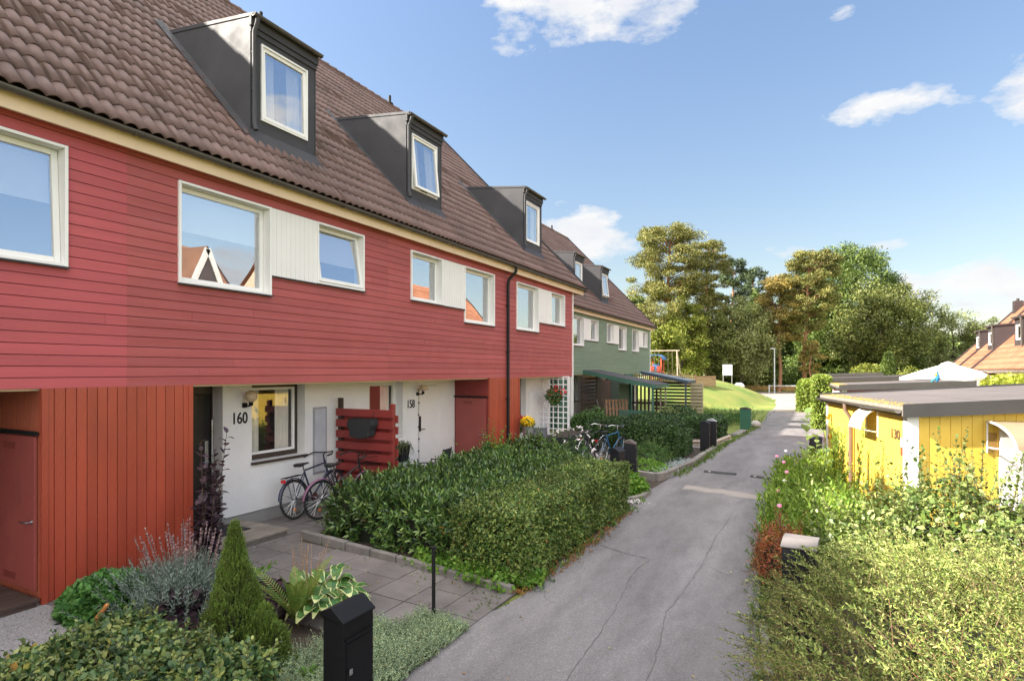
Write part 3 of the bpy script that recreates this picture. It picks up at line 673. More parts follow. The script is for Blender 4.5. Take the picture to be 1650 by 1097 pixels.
def house(X0, Y0, W, mir, name, label, group, wallm, gf, opens=(0, 0, 0), dorm=True, number=None, ends='', simple=False, dpipe=None, roofm=None, storem=None, blinds=(.35, .35), dopen='top', over=(0, 0), bigtilt=0):
    roofm = roofm or tile
    root = thing(name, label, 'house', (X0, Y0, 0), 0, group)
    def my(a, c): return (a, c) if not mir else (W-c, W-a)
    # ---- upper storey
    holes = []
    if not simple:
        big = my(.66, 2.18); pan = my(2.18, 3.14); sm = my(3.14, 4.33)
        holes = [(*big, 3.99, 5.38), (*pan, 4.31, 5.38), (*sm, 4.31, 5.38)]
    b = MB(); boards(b, .0, W-.0, 2.6, 5.62, holes, .127)
    b.build('wall', wallm, root)
    b = MB(); boards(b, 0, W, 2.603, 5.75, holes, 4, -.022, -.05, 0, False)
    b.build('wall_backing', mat('dark_red', sc3((.43, .07, .06), .35), .8) if wallm in (red, red2) else mat('dark_green', (.07, .09, .065), .8), root)
    b = MB(); b.box(-12.7, -1.3, .02, W-.02, 2.62, 5.75)
    b.box(-1.3, -.055, .0, .04, 2.62, 5.75); b.box(-1.3, -.055, W-.04, W, 2.62, 5.75); b.box(-1.3, -.055, .04, W-.04, 2.60, 2.64); b.box(-1.3, -.055, .04, W-.04, 5.5, 5.54)
    b.build('rooms', room, root)
    if not simple:
        for i, (nm, (a, c), z0, z1, tl, bl) in enumerate((('window', big, 3.99, 5.38, opens[0], blinds[0]), ('window', sm, 4.31, 5.38, opens[1], blinds[1]))):
            wn = casing(root, nm, a, c, z0, z1, depth=.2)
            sash(root, wn, a+.04, c-.04, z0+.04, z1-.04, -.12, tilt=tl, blind=bl)
            b = MB(); b.box(-.12, .06, a-.005, c+.005, z0-.022, z0-.002); b.build('window_sill', metal, wn)
        b = MB(); vboards(b, pan[0]+.003, pan[1]-.003, 4.31, 5.38, .095, -.02, .02, .004); b.box(-.04, -.021, pan[0], pan[1], 4.31, 5.38)
        o = b.build('white_panel', whitep, root); b = MB(); b.box(-.02, .045, pan[0], pan[1], 4.285, 4.305); b.build('panel_sill', metal, o)
    # ---- ground floor
    st = gf; xr = -.85; b = MB()
    if simple or st is None:
        b.box(-12.7, -.85, 0, W, .35, 2.6); b.build('ground_floor_wall', stucco, root)
        b = MB(); b.box(-12.7, -.87, 0, W, -.3, .35); b.build('plinth', plinthm, root)
    else:
        rec = my(*st['rec']); dr = my(*st['door']); wi = my(*st['win'])
        segs = sorted([rec, wi]); cur = 0
        def wseg(a, c, z0=.4, z1=2.6): 
            if c-a > .01: q_ = MB(); q_.box(-1.13, xr, a, c, z0, z1); q_.build('ground_floor_wall', stucco, root)
        s0, s1 = my(.86, W); cur = s0
        for (p, q) in segs:
            wseg(cur, p); cur = q
        wseg(cur, s1)
        wseg(wi[0], wi[1], .4, 1.24)
        for (p, q) in ((s0, rec[0]), (rec[1], s1)) : 
            if q-p > .01: b = MB(); b.box(-1.12, xr-.02, p, q, -.2, .4); b.build('plinth', plinthm, root, bevel=.01)
        # door recess back wall, door and frame
        fm = st.get('fm', white); dm = st.get('dm', blackd)
        b = MB()
        for (p, q) in ((rec[0], dr[0]), (dr[1], rec[1])):
            if q-p > .005: b = MB(); b.box(-1.16, -1.10, p, q, .2, 2.6); b.build('door_side_panel', fm, root)
        b = MB(); b.box(-1.16, -1.1, dr[0], dr[1], 2.42, 2.6)
        b.build('door_frame', fm, root)
        b = MB()
        vboards(b, dr[0]+.01, dr[1]-.01, .33, 2.41, .11, -1.15, -1.11, .004) if dm is blackd else b.box(-1.15, -1.115, dr[0]+.005, dr[1]-.005, .33, 2.41)
        d = b.build('front_door', dm, root)
        b = MB(); hy = dr[1]-.09 if not mir else dr[0]+.10; sg = -1 if not mir else 1
        b.tube([(-1.11, hy, 1.33), (-1.05, hy, 1.33), (-1.05, hy+sg*.13, 1.33)], .011, 8); b.box(-1.115, -1.095, hy-.03, hy+.03, 1.28, 1.66)
        if dm is blackd: b.tube([(-1.06, hy+.07, 1.1), (-1.06, hy+.07, 2.0)], .014, 8); b.box(-1.11, -1.05, hy+.06, hy+.08, 1.2, 1.22); b.box(-1.11, -1.05, hy+.06, hy+.08, 1.9, 1.92)
        b.build('handle', steel if dm is blackd else blackm, d, smooth=True)
        if dm is not blackd:
            b = MB(); random.seed(3); pts = [(-1.09, dr[0]+.03+random.uniform(-.01, .01), 2.3-.1*i) for i in range(20)]; b.tube(pts, .004, 5)
            for p in pts[::3]: b.sphere(p, .022, 8)
            b.build('garland', darkw, d)
        # ground-floor window
        wn = MB(); a, c = wi; wfm = st.get('wfm', brownf); xx = -1.05
        wn.box(-1.14, xx, a, a+.05, 1.24, 2.56); wn.box(-1.14, xx, c-.07, c, 1.24, 2.56); wn.box(-1.14, xx, a+.05, c-.07, 1.24, 1.33); wn.box(-1.14, xx, a+.05, c-.07, 2.5, 2.56)
        wo_ = wn.build('window', wfm, root)
        sash(root, wo_, a+.05, c-.07, 1.33, 2.5, xx+.005, fw=.045, gm=glass2, curtain=True)
        b = MB(); b.box(-1.1, -.80, a-.02, c+.03, 1.195, 1.235); b.build('window_sill', wfm, wo_)
        b = MB(); b.box(-12.7, -2.0, .02, W-.02, .0, 2.58); b.box(-2.0, -1.17, 0, .03, 0, 2.58); b.box(-2.0, -1.17, W-.03, W, 0, 2.58); b.box(-2.0, -1.2, .03, W-.03, .2, .3); b.build('ground_floor_rooms', room, root)
        storage(root, W, mir, door_m=redd if wallm in (red, red2) else greenv, pl=storem, endm=gf.get('endm'))
    b = MB(); b.box(-1.15, -.06, .0, W, 2.575, 2.597); b.build('overhang_soffit', cream, root)
    # ---- eaves, roof
    oy0, oy1 = over
    b = MB(); b.box(.13, .17, -oy0, W+oy1, 5.54, 5.735); b.box(-.05, .13, -oy0, W+oy1, 5.60, 5.62); 
    b.build('fascia_board', cream, root)
    gutter(root, root, -oy0, W+oy1, .27, 5.735)
    tileroof(-oy0, W+oy1, .25, EZ, RXL, SL, roofm, root, seg=6 if Y0 < 16 else 5)
    b = MB(); zr = EZ+SL*(.25-RXL)
    b.add([(.2, -oy0, EZ-.06), (.2, W+oy1, EZ-.06), (RXL, W+oy1, zr-.06), (RXL, -oy0, zr-.06), (-13.0, W+oy1, EZ), (-13.0, -oy0, EZ)], [(0, 1, 2, 3), (3, 2, 4, 5)])
    b.build('roof_deck', roofm, root)
    b = MB(); n = max(3, round((W+oy0+oy1)/.36))
    for i in range(n):
        y = -oy0+(W+oy0+oy1)*i/n; L = (W+oy0+oy1)/n+.03
        b.tube([(RXL, y, zr-.01), (RXL, y+L, zr+.012)], [.10, .115], 10)
    b.build('ridge_tiles', roofm, root)
    for e in ends:
        yy, s = (W, 1) if e == 'r' else (0, -1)
        b = MB(); b.prism([(.1, 5.6), (RXL, zr-.1), (-12.9, 5.6)], yy-.05 if s > 0 else yy, yy if s > 0 else yy+.05, 'y'); b.box(-12.7, 0, yy-.05 if s > 0 else yy, yy if s > 0 else yy+.05, 2.6, 5.7)
        b.build('gable_wall', wallm, root)
        b = MB(); yo = yy+s*(oy1 if s > 0 else oy0)
        b.beam((.3, yo, EZ-.05), (RXL, yo, zr+.0), .03, .2)
        b.build('verge_board', metal, root)
        b = MB(); b.box(-.06, .035, yy-.01, yy+.05, 0, 5.6) ; b.build('corner_board', white, root)
        b = MB(); b.prism([(.17, 5.54), (.17, 5.73), (-.3, 5.98), (-.3, 5.6)], yo-.03, yo+.0, 'y'); b.build('eaves_end_board', cream, root)
    if dorm: 
        dy0, dy1 = my(2.26, 3.74); dormer(root, dy0, opens[2], wopen=dopen)
    if number:
        s_, ny, nz_ = number
        M = Matrix.Translation((-.845, ny, nz_)) @ Matrix.Rotation(R(90), 4, 'Z') @ Matrix.Rotation(R(90), 4, 'X')
        text('house_number', s_, .19, blackm, root, M, .78)
    if dpipe is not None:
        b = MB(); y = dpipe
        b.tube([(.27, y-.0, 5.70), (.27, y, 5.56), (.20, y-.02, 5.48), (.08, y-.06, 5.34), (.06, y-.07, 5.2), (.06, y-.07, .25)], .042, 12)
        for zz in (4.6, 3.3, 2.0): b.box(0, .1, y-.12, y-.02, zz, zz+.025)
        b.build('downpipe', blackm, root, smooth=True)
    return root
# ------------------------------------------------------------------ the houses
GR = 'red terraced houses of the row'; GG = 'green terraced houses of the row'
tile2 = mat('brown_tile_far', (.135, .08, .066), .8, .18, 1.1, .3, 60, dirt=.2)
W0 = 5.06
GFA = dict(rec=(.88, 1.96), door=(.92, 1.94), win=(2.51, 3.68), fm=brownf)
GFB = dict(rec=(.88, 2.92), door=(1.66, 2.58), win=(3.5, 4.66), dm=white, fm=white, wfm=white, endm=mat('dark_red_plank', (.22, .03, .028), .5, .12, 2, .3, 22))
GFC = dict(rec=(.88, 1.5), door=(.92, 1.46), win=(1.9, 3.05))
house(-7.0, -10.9, 10.12, False, 'terraced_house', 'end of the red row running out of the picture at the left', GR, red, None, simple=True, dorm=False, ends='l', over=(.5, 0))
house(-7.65, -.78, W0, True, 'terraced_house', 'nearest red terraced house with a tilted white window cut by the left picture edge', GR, red2, dict(GFA, endm=mat('brown_red_plank', (.33, .085, .045), .55, .12, 2, .3, 22)), opens=(.06, 0, 0), blinds=(.42, .3), dorm=False)
hA = house(-7.65, 4.28, W0, False, 'terraced_house', 'red terraced house numbered 160 with a black front door', GR, red, dict(GFA), opens=(0, .15, .03), number=('160', 2.27, 1.92), blinds=(.40, .55))
hB = house(-7.65, 9.34, W0, True, 'terraced_house', 'red terraced house numbered 158 with a white front door', GR, red, dict(GFB), opens=(0, 0, .10), number=('158', 1.86, 1.92), blinds=(0, 0), dopen='top')
hC = house(-7.65, 14.40, W0, False, 'terraced_house', 'last red terraced house before the green ones, downpipe and white trellis in front', GR, red, dict(GFC), opens=(0, 0, 0), ends='r', over=(0, .75), dpipe=.12, blinds=(0, 0), dopen='left')
wall_lamp(hA, 2.36, 2.28, -.85); wall_lamp(hB, 2.12, 2.30, -.85, False)
b = MB(); b.box(-.85, -.835, 3.87, 4.22, .82, 2.10); o = b.build('meter_cabinet', greyp, hA, bevel=.003); b = MB(); b.box(-.835, -.825, 3.91, 4.18, .86, 2.06); b.box(-.826, -.818, 3.95, 3.97, 1.45, 1.48); b.build('cabinet_door', mat('pale_grey', (.5, .5, .53), .5), o)
b = MB(); b.box(-.85, -.83, 3.25, 3.6, .8, 2.08); b.build('meter_cabinet', white, hC, bevel=.003)
# interior plant on the sill of 160's window
for k, (y, lab, wm, mi_, dm_) in enumerate(((19.72, 'first green terraced house, mostly hidden behind the end of the red row', green, True, True), (24.78, 'second green terraced house, with the left of the two green-row dormers', green, False, True),
        (29.84, 'third green terraced house, with the right of the two green-row dormers', green, True, True), (34.9, 'last green terraced house of the row, nearest the playground, without a dormer', green, False, False))):
    house(-10.0, y, W0, mi_, 'terraced_house', lab, GG, wm, dict(GFA), ends='l' if k == 0 else ('r' if k == 3 else ''), over=(0, .7 if k == 3 else 0), dorm=dm_, roofm=tile2, storem=greenv, blinds=(0, 0), opens=(0, 0, .12 if k == 2 else 0), dpipe=None)
# short vent pipes standing on the ridges
for (x, y, lab) in ((-14.02, 11.5, 'thin black vent pipe on the ridge behind the nearest dormer'), (-14.02, 17.2, 'thin black vent pipe on the ridge beside the second dormer'), (-16.38, 37.8, 'thin black vent pipe on the ridge of the green houses')):
    b = MB(); b.tube([(x, y, 12.6), (x, y, 13.02)], .055, 12); b.lathe((x, y, 12.72), [(.0, 0), (.13, 0), (.13, .02), (.06, .06)], 14)
    tag(b.build('vent_pipe', blackm, loc=(x, y, 12.6)), lab, 'vent pipe', 'vent pipes on the ridges')
# downpipe of the green row's near end
b = MB(); b.tube([(-9.75, 19.95, 5.7), (-9.76, 19.95, 5.5), (-9.93, 19.9, 5.3), (-9.93, 19.9, .2)], .045, 10); tag(b.build('downpipe', blackm, loc=(-9.93, 19.9, 0), smooth=True), 'black downpipe at the near corner of the green houses', 'downpipe')
# ------------------------------------------------------------------ deck, steps
def deck(name, label, x0, x1, y0, y1, z, m, along='y', pw=.09, cat='deck', group=None):
    r = thing(name, label, cat, ((x0+x1)/2, (y0+y1)/2, g((x0+x1)/2, (y0+y1)/2)), 0, group); L = (-r.location.x, -r.location.y, -r.location.z)
    b = MB(); b.M = Matrix.Translation(L)
    if along == 'y':
        n = round((x1-x0)/pw)
        for i in range(n): b.box(x0+i*pw+.004, x0+(i+1)*pw-.004, y0, y1, z-.028, z+random.uniform(-.001, .002))
    else:
        n = round((y1-y0)/pw)
        for i in range(n): b.box(x0, x1, y0+i*pw+.004, y0+(i+1)*pw-.004, z-.028, z+random.uniform(-.001, .002))
    b.build('deck_boards', m, r)
    b = MB(); b.M = Matrix.Translation(L); zb = min(g(x0, y0), g(x1, y1))-.02
    for (a, c, e, f) in ((x0+.02, x1-.02, y0+.02, y0+.06), (x0+.02, x1-.02, y1-.06, y1-.02), (x0+.02, x0+.06, y0+.06, y1-.06), (x1-.06, x1-.02, y0+.06, y1-.06)): b.box(a, c, e, f, zb, z-.03)
    b.build('frame', m, r); return r
darkdeck = mat('dark_deck', (.075, .045, .035), .7, .3, 2, .4, 30, island=.3)
deck('wooden_deck', 'dark brown slatted wooden deck at the red storage door, bottom left', -8.7, -7.62, 2.0, 3.34, .27, darkdeck)
deck('wooden_step', 'grey weathered wooden step under the black front door of 160', -8.55, -7.42, 5.2, 6.62, .30, wood)
deck('wooden_step', 'grey wooden step in front of the white front door of 158', -8.6, -7.9, 11.3, 12.7, .30, wood)
b = MB(); b.box(-8.45, -7.9, 5.45, 6.3, .302, .312); tag(b.build('doormat', mat('doormat', (.02, .02, .022), .95, .2, 30), loc=(-8.1, 5.9, .3)), 'black doormat on the wooden step of 160', 'doormat')
# ------------------------------------------------------------------ red slatted privacy screen
def TR(r): return Matrix.Translation((-r.location.x, -r.location.y, -r.location.z))
r = thing('privacy_screen', 'dark red slatted privacy screen standing out from the wall between 160 and 158', 'screen', (-7.8, 8.75, g(-7.8, 8.75)))
sr = mat('screen_red', (.26, .035, .03), .5, .12, 2, .2, 30, island=.2)
for x, m_, zt in ((-8.36, darkw, 2.26), (-7.06, sr, 2.17)):
    b = MB(); b.M = TR(r); b.box(x-.04, x+.04, 8.71, 8.79, .1, zt); b.build('post', m_, r, bevel=.006)
for i in range(8):
    z = .42+i*.213
    b = MB(); b.M = TR(r); b.box(-8.42, -7.0, 8.675, 8.705, z, z+.145); b.build('slat', sr, r, bevel=.004)
    b = MB(); b.M = TR(r); b.box(-8.42, -6.98, 8.795, 8.825, z-.105, z+.04); b.build('slat', sr, r, bevel=.004)
fab = mat('black_felt', (.022, .022, .024), .95, .2, 8, .4, 80)
r = thing('hanging_planter', 'empty black felt planter bag hung on the red slatted screen', 'planter', (-7.65, 8.6, 1.72))
b = MB(); 
prof = [(-.31, .16), (-.34, .05), (-.27, -.05), (-.25, -.17), (0, -.21), (.25, -.16), (.27, -.04), (.33, .06), (.33, .17)]
b.add([(p[0], .05, p[1]) for p in prof]+[(p[0]*.9, -.13 if p[1] < .14 else -.12, p[1]-.01) for p in prof], [(i, i+1, 9+i+1, 9+i) for i in range(8)]+[(9, 10, 11, 12, 13, 14, 15, 16, 17), (8, 7, 6, 5, 4, 3, 2, 1, 0)])
b.build('bag', fab, r, smooth=False, bevel=.02); b = MB(); b.box(-.3, .3, -.1, .04, .1, .11); b.build('soil_fill', soil, r)
b = MB(); b.tube([(-.2, .06, .14), (-.19, .08, .28), (-.17, .1, .32)], .006, 6); b.tube([(.2, .06, .14), (.19, .08, .28), (.17, .1, .32)], .006, 6); b.build('strap', fab, r)
# ------------------------------------------------------------------ bicycles
rubber = mat('tyre_rubber', (.02, .02, .02), .8, .1, 8); chrome = mat('chrome', (.6, .6, .6), .25, .05, 3, metal=1)
saddlem = mat('saddle_black', (.025, .024, .024), .5, .1, 5); redl = mat('reflector_red', (.5, .02, .02), .25); orl = mat('reflector_orange', (.8, .2, .02), .3)
def bicycle(label, loc, rz, lean, fm, guard, basket=False, bar='steel', rack=True, group='parked bicycles'):
    r = thing('bicycle', label, 'bicycle', loc, 0, group); r.rotation_euler = (lean, 0, rz)
    WR = .345
    for i, hx in enumerate((0, 1.08)):
        b = MB(); b.torus((hx, 0, WR), WR-.017, .018, 'y', 40, 8); w_ = b.build('wheel', rubber, r, smooth=True)
        b = MB(); b.torus((hx, 0, WR), WR-.042, .010, 'y', 40, 6); b.build('rim', chrome, w_, smooth=True)
        b = MB(); b.lathe((hx, -.04, WR), [(0, 0), (.022, 0), (.018, .02), (.018, .06), (.022, .08), (0, .08)], 10, 'y')
        for k in range(28):
            t = 2*math.pi*k/28; s = .03 if k % 2 else -.03; u = t+(.35 if k % 4 < 2 else -.35)
            b.tube([(hx+.02*math.cos(u), s, WR+.02*math.sin(u)), (hx+(WR-.045)*math.cos(t), 0, WR+(WR-.045)*math.sin(t))], .0016, 4, False)
        b.build('spokes', chrome, w_)
        if i == 0 or 1:
            b = MB(); b.box(hx-.03, hx+.03, .0, .006, WR-.2, WR-.16); b.build('wheel_reflector', orl, w_)
    for i, (hx, a0, a1) in enumerate(((0, R(20), R(175)), (1.08, R(40), R(165)))):
        b = MB(); n = 16; vs = []
        for k in range(n+1):
            t = a0+(a1-a0)*k/n
            for s, rr in ((-.028, WR+.012), (-.012, WR+.024), (.012, WR+.024), (.028, WR+.012)): vs.append((hx+rr*math.cos(t), s, WR+rr*math.sin(t)))
        b.add(vs, [(k*4+j, k*4+j+1, (k+1)*4+j+1, (k+1)*4+j) for k in range(n) for j in range(3)])
        b.tube([(hx, .03, WR), (hx+(WR+.01)*math.cos(a1-.4), .03, WR+(WR+.01)*math.sin(a1-.4))], .004, 5); b.build('mudguard', guard, r)
    b = MB(); BBp = (.46, 0, .29); S = (.30, 0, .80); H1 = (.88, 0, .86); H0 = (.93, 0, .68); hub = (0, 0, WR)
    b.tube([BBp, S], .016, 10); b.tube([S, H1] if not basket else [(.36, 0, .58), (.87, 0, .82)], .016, 10); b.tube([BBp, H0], .018, 10); b.tube([H0, H1, (.865, 0, .91)], .019, 10)
    for s in (-.045, .045): b.tube([(0, s, WR), (.44, s*.6, .29)], .010, 8); b.tube([(0, s, WR), (.31, s*.4, .76)], .009, 8)
    b.build('frame', fm, r, smooth=True)
    b = MB()
    for s in (-.045, .045): b.tube([(1.08, s, WR), (1.03, s, .50), (.96, s, .67), (.93, s*.4, .69)], .011, 8)
    b.build('fork', fm, r, smooth=True)
    b = MB(); b.tube([(.865, 0, .9), (.85, 0, 1.02), (.90, 0, 1.04)], .013, 8)
    b.tube([(.66, -.27, 1.02), (.74, -.28, 1.03), (.86, -.22, 1.07), (.92, -.08, 1.05), (.92, .08, 1.05), (.86, .22, 1.07), (.74, .28, 1.03), (.66, .27, 1.02)], .012, 8)
    hb = b.build('handlebar', chrome if bar == 'steel' else blackm, r, smooth=True)
    for s in (-1, 1):
        b = MB(); b.tube([(.64, s*.27, 1.015), (.75, s*.28, 1.03)], .018, 8); b.build('grip', saddlem, hb, smooth=True)
    b = MB(); b.tube([(.30, 0, .78), (.275, 0, .91)], .013, 8); b.build('seat_post', chrome, r, smooth=True)
    b = MB(); b.add([(.13, -.10, .93), (.13, .10, .93), (.22, .10, .945), (.22, -.10, .945), (.34, .035, .94), (.34, -.035, .94), (.43, .022, .935), (.43, -.022, .935),
        (.14, -.08, .88), (.14, .08, .88), (.22, .06, .89), (.22, -.06, .89), (.34, .02, .90), (.34, -.02, .90), (.43, .015, .91), (.43, -.015, .91)],
        [(0,3,2,1),(3,5,4,2),(5,7,6,4),(8,9,10,11),(11,10,12,13),(13,12,14,15),(0,1,9,8),(6,7,15,14),(1,2,10,9),(2,4,12,10),(4,6,14,12),(3,0,8,11),(5,3,11,13),(7,5,13,15)]); b.build('saddle', saddlem, r, bevel=.012)
    b = MB(); b.lathe((.46, -.06, .29), [(.0, 0), (.09, 0), (.09, .006), (0, .006)], 20, 'y'); b.tube([(.46, -.08, .29), (.60, -.08, .24)], .009, 6); b.tube([(.46, .07, .29), (.32, .07, .34)], .009, 6)
    b.box(.58, .66, -.15, -.08, .225, .245); b.box(.26, .34, .07, .14, .33, .35); b.build('crank', chrome, r)
    b = MB(); b.box(.0, .46, -.058, -.05, .33, .345); b.box(.0, .46, -.058, -.05, .245, .26); b.build('chain', gutm, r)
    if rack:
        b = MB()
        for s in (-.06, .0, .06): b.tube([(.22, s, .74), (-.22, s, .74)], .006, 6)
        for x in (-.22, -.1, .02, .14): b.tube([(x, -.06, .74), (x, .06, .74)], .006, 6)
        for s in (-.06, .06): b.tube([(-.08, s, .74), (0, s*.8, WR)], .006, 6)
        b.build('luggage_rack', blackm, r)
        b = MB(); b.box(-.24, -.21, -.04, .04, .66, .72); b.build('rear_light', redl, r)
    if basket:
        b = MB()
        for z in (.82, .90, .98, 1.04): b.tube([(1.0, -.16, z), (1.26, -.18, z), (1.26, .18, z), (1.0, .16, z), (1.0, -.16, z)], .004, 5)
        for k in range(8):
            y = -.16+k*.046; b.tube([(1.26, y, .82), (1.26, y, 1.04)], .003, 4); b.tube([(1.0, y, .82), (1.26, y, .82)], .003, 4)
        b.build('basket', blackm, r)
    b = MB(); b.tube([(.3, .02, .32), (.22, .10, .02)], .008, 6); b.build('kickstand', chrome, r)
    return r
navy = mat('navy_paint', (.03, .035, .07), .3, .05, 4, metal=.3); pinkp = mat('pink_paint', (.22, .08, .16), .35, .05, 4); blk2 = mat('bike_black', (.02, .02, .022), .3, .05); blue = mat('bike_blue', (.03, .12, .25), .3)
bicycle('dark bicycle with a luggage rack leaning on the white wall under the window of 160', (-8.05, 7.33, g(-8, 7.3)+.035), R(96), -.10, navy, navy, bar='black')
bicycle('smaller bicycle with a pink mudguard beside the laurel hedge', (-7.68, 7.52, g(-7.7, 7.5)+.035), R(85), .04, blk2, pinkp, basket=True, bar='black', rack=False)
bicycle('black bicycle with chrome handlebar behind the white roses', (-6.15, 16.6, .06), R(76), .03, blk2, chrome, basket=False)
bicycle('blue and black bicycle with chrome handlebar, nearest to the clipped dark hedge', (-5.55, 16.5, .06), R(72), -.05, blue, blk2, basket=False)
# ------------------------------------------------------------------ garden furniture by 158
r = thing('garden_table', 'small round garden table by the door of 158', 'table', (-7.75, 9.85, g(-7.75, 9.85)))
b = MB(); b.lathe((0, 0, .70), [(0, .02), (.40, .02), (.41, .01), (.40, -.005), (0, -.005)], 32); b.build('tabletop', mat('table_glass', (.35, .36, .37), .15, .05), r, smooth=True)
for k in range(3):
    a = k*2.09; b = MB(); b.tube([(.32*math.cos(a), .32*math.sin(a), .69), (.08*math.cos(a), .08*math.sin(a), .38), (.30*math.cos(a), .30*math.sin(a), 0)], .012, 8); b.build('leg', blackm, r, smooth=True)
b = MB(); b.torus((0, 0, .38), .09, .008, 'z', 20, 6); b.build('ring', blackm, r)
r = thing('planter', 'black planter with trailing grey-green grass standing on the round garden table', 'planter', (-7.8, 9.85, g(-7.75, 9.85)+.72))
b = MB(); b.add([(-.17, -.12, 0), (.17, -.12, 0), (.17, .12, 0), (-.17, .12, 0), (-.22, -.15, .34), (.22, -.15, .34), (.22, .15, .34), (-.22, .15, .34)], [(0,3,2,1),(4,5,6,7),(0,1,5,4),(1,2,6,5),(2,3,7,6),(3,0,4,7)]); b.build('pot', blackm, r, bevel=.01)
n_ = 130; Bq = np.stack([rng.uniform(-.2, .2, n_), rng.uniform(-.13, .13, n_), np.full(n_, .34)], 1); Dq = rng.normal(0, 1, (n_, 3)); Dq[:, 2] = .7; Dq[:, 1] -= .5
l_, s_ = shoots(Bq, Dq, rng.uniform(.2, .4, n_), 12, .05, .012, R(30), 1.0, 4, 0, .2, .002); soup('trailing_grass', [(l_, 0), (s_, 0)], [leafmat('trailing_leaf', [(.08, .10, .04), (.13, .15, .07)], .2)], (0, 0, 0), r)
def chair(label, loc, rz, m=blackm, seatm=None):
    r = thing('garden_chair', label, 'chair', loc, rz, 'garden chairs'); seatm = seatm or fab
    for s in (-1, 1):
        b = MB(); b.tube([(.24, s*.26, 0), (.26, s*.26, .45), (.20, s*.27, .62), (-.15, s*.27, .64), (-.24, s*.26, .60), (-.20, s*.24, .42), (-.30, s*.25, .0)], .013, 8); b.build('leg', m, r, smooth=True)
        b = MB(); b.tube([(-.20, s*.23, .42), (-.30, s*.22, .92)], .012, 8); b.build('back_post', m, r)
    b = MB(); b.box(-.2, .24, -.24, .24, .41, .435); b.build('seat', seatm, r, bevel=.01)
    b = MB(); b.M = Matrix.Translation((-.21, 0, .44)) @ Matrix.Rotation(-.2, 4, 'Y'); b.box(-.012, .012, -.22, .22, .05, .48); b.build('backrest', seatm, r, bevel=.01); return r
chair('black metal garden chair with a curved arm beside the round table at 158', (-7.35, 10.55, .2), R(190))
chair('dark grey garden chair beside the zinc pot of yellow flowers', (-7.2, 15.75, .17), R(-60), gutm, greyp if 0 else mat('chair_grey', (.08, .08, .095), .6))
# ------------------------------------------------------------------ mailboxes
def mailbox(label, loc, rz=0, w_=.31, d=.19, h=1.08, m=None, roofm=None, taper=0, wood_=False, slope=.07, name='mailbox', group='free-standing mailboxes'):
    """front (door) faces local +x, width along y"""
    m = m or mbm; r = thing(name, label, 'mailbox', loc, rz, group)
    b = MB(); t = taper
    b.add([(-d/2-t, -w_/2, 0), (d/2+t, -w_/2, 0), (d/2+t, w_/2, 0), (-d/2-t, w_/2, 0), (-d/2, -w_/2, h-.05), (d/2, -w_/2, h-.07), (d/2, w_/2, h-.07), (-d/2, w_/2, h-.05)], [(0,3,2,1),(4,5,6,7),(0,1,5,4),(1,2,6,5),(2,3,7,6),(3,0,4,7)])
    b.build('body', m, r, bevel=.004)
    b = MB(); e = .012; z0 = h-.055; k = d*.18
    b.add([(-d/2-e, -w_/2-e, z0), (d/2+e, -w_/2-e, z0-.03), (d/2+e, w_/2+e, z0-.03), (-d/2-e, w_/2+e, z0), (-d/2-e, -w_/2-e, z0+.03), (d/2+e, -w_/2-e, z0-.018), (d/2+e, w_/2+e, z0-.018), (-d/2-e, w_/2+e, z0+.03), (-.01, -w_/2-e, z0+slope), (-.01, w_/2+e, z0+slope)],
        [(0,3,2,1),(0,1,5,8,4),(3,7,9,6,2),(4,8,9,7),(8,5,6,9),(1,2,6,5),(0,4,7,3)]); b.build('lid', roofm or m, r, bevel=.003)
    b = MB(); x = d/2+t*.3; b.box(x-.002, x+.006, -w_/2+.03, w_/2-.03, h-.62, h-.24); dd = b.build('door', m, r, bevel=.003)
    b = MB(); b.box(x-.002, x+.012, -w_/2+.02, w_/2-.02, h-.22, h-.20); b.build('slot_edge', m, r)
    b = MB(); b.tube([(x, -w_/2+.06, h-.43), (x+.022, -w_/2+.06, h-.43)], .010, 10); b.box(x+.018, x+.026, -w_/2+.035, -w_/2+.065, h-.45, h-.41); b.build('lock', steel, dd)
    b = MB(); b.tube([(x-.003, w_/2-.05, h-.60), (x+.006, w_/2-.05, h-.60)], .012, 14); b.build('badge', steel, r)
    return r
mbm = mat('mailbox_black', (.006, .006, .007), .45, .1, 5, spec=.2); mbc = mat('mailbox_charcoal', (.014, .014, .017), .55, .1, 5, spec=.25)
mailbox('tall black mailbox with a lock in the flower bed, nearest the camera', (-3.0, 3.22, g(-3, 3.2)-.02), h=1.14, w_=.31, d=.19)
mailbox('black mailbox at the far end of the clipped hedge', (-3.92, 12.75, .02), h=1.05, w_=.30, d=.22, rz=R(-10), m=mbc)
mailbox('black mailbox with a slanting wooden side, right behind the first of the pair', (-3.98, 14.0, .02), h=1.08, w_=.30, d=.26, rz=R(8), m=mbc, taper=.05, roofm=mat('lid_brown', (.10, .07, .06), .5))
mailbox('front one of two slim black mailboxes by the timber-edged bed', (-3.35, 21.1, 0), h=1.05, w_=.26, d=.3, m=mbc)
mailbox('rear one of two slim black mailboxes, with a pale cap', (-3.22, 21.75, 0), h=1.08, w_=.22, d=.3, m=mbc, roofm=greyp)
mailbox('green mailbox at the far end of the gardens beside the road', (-2.95, 30.6, -.05), h=1.05, w_=.42, d=.48, m=mat('mailbox_green', (.02, .10, .06), .5), roofm=darkw)
mailbox('pale-lidded mailbox half hidden in the bushes right of the road', (-.12, 6.55, 0), h=1.13, w_=.3, d=.32, rz=R(-95), m=mbc, roofm=mat('lid_grey', (.14, .125, .12), .75), slope=.03)
mailbox('dark mailbox by the far corner of the yellow shed', (.05, 17.6, 0), h=1.05, w_=.3, d=.3, rz=R(180), m=mbc)
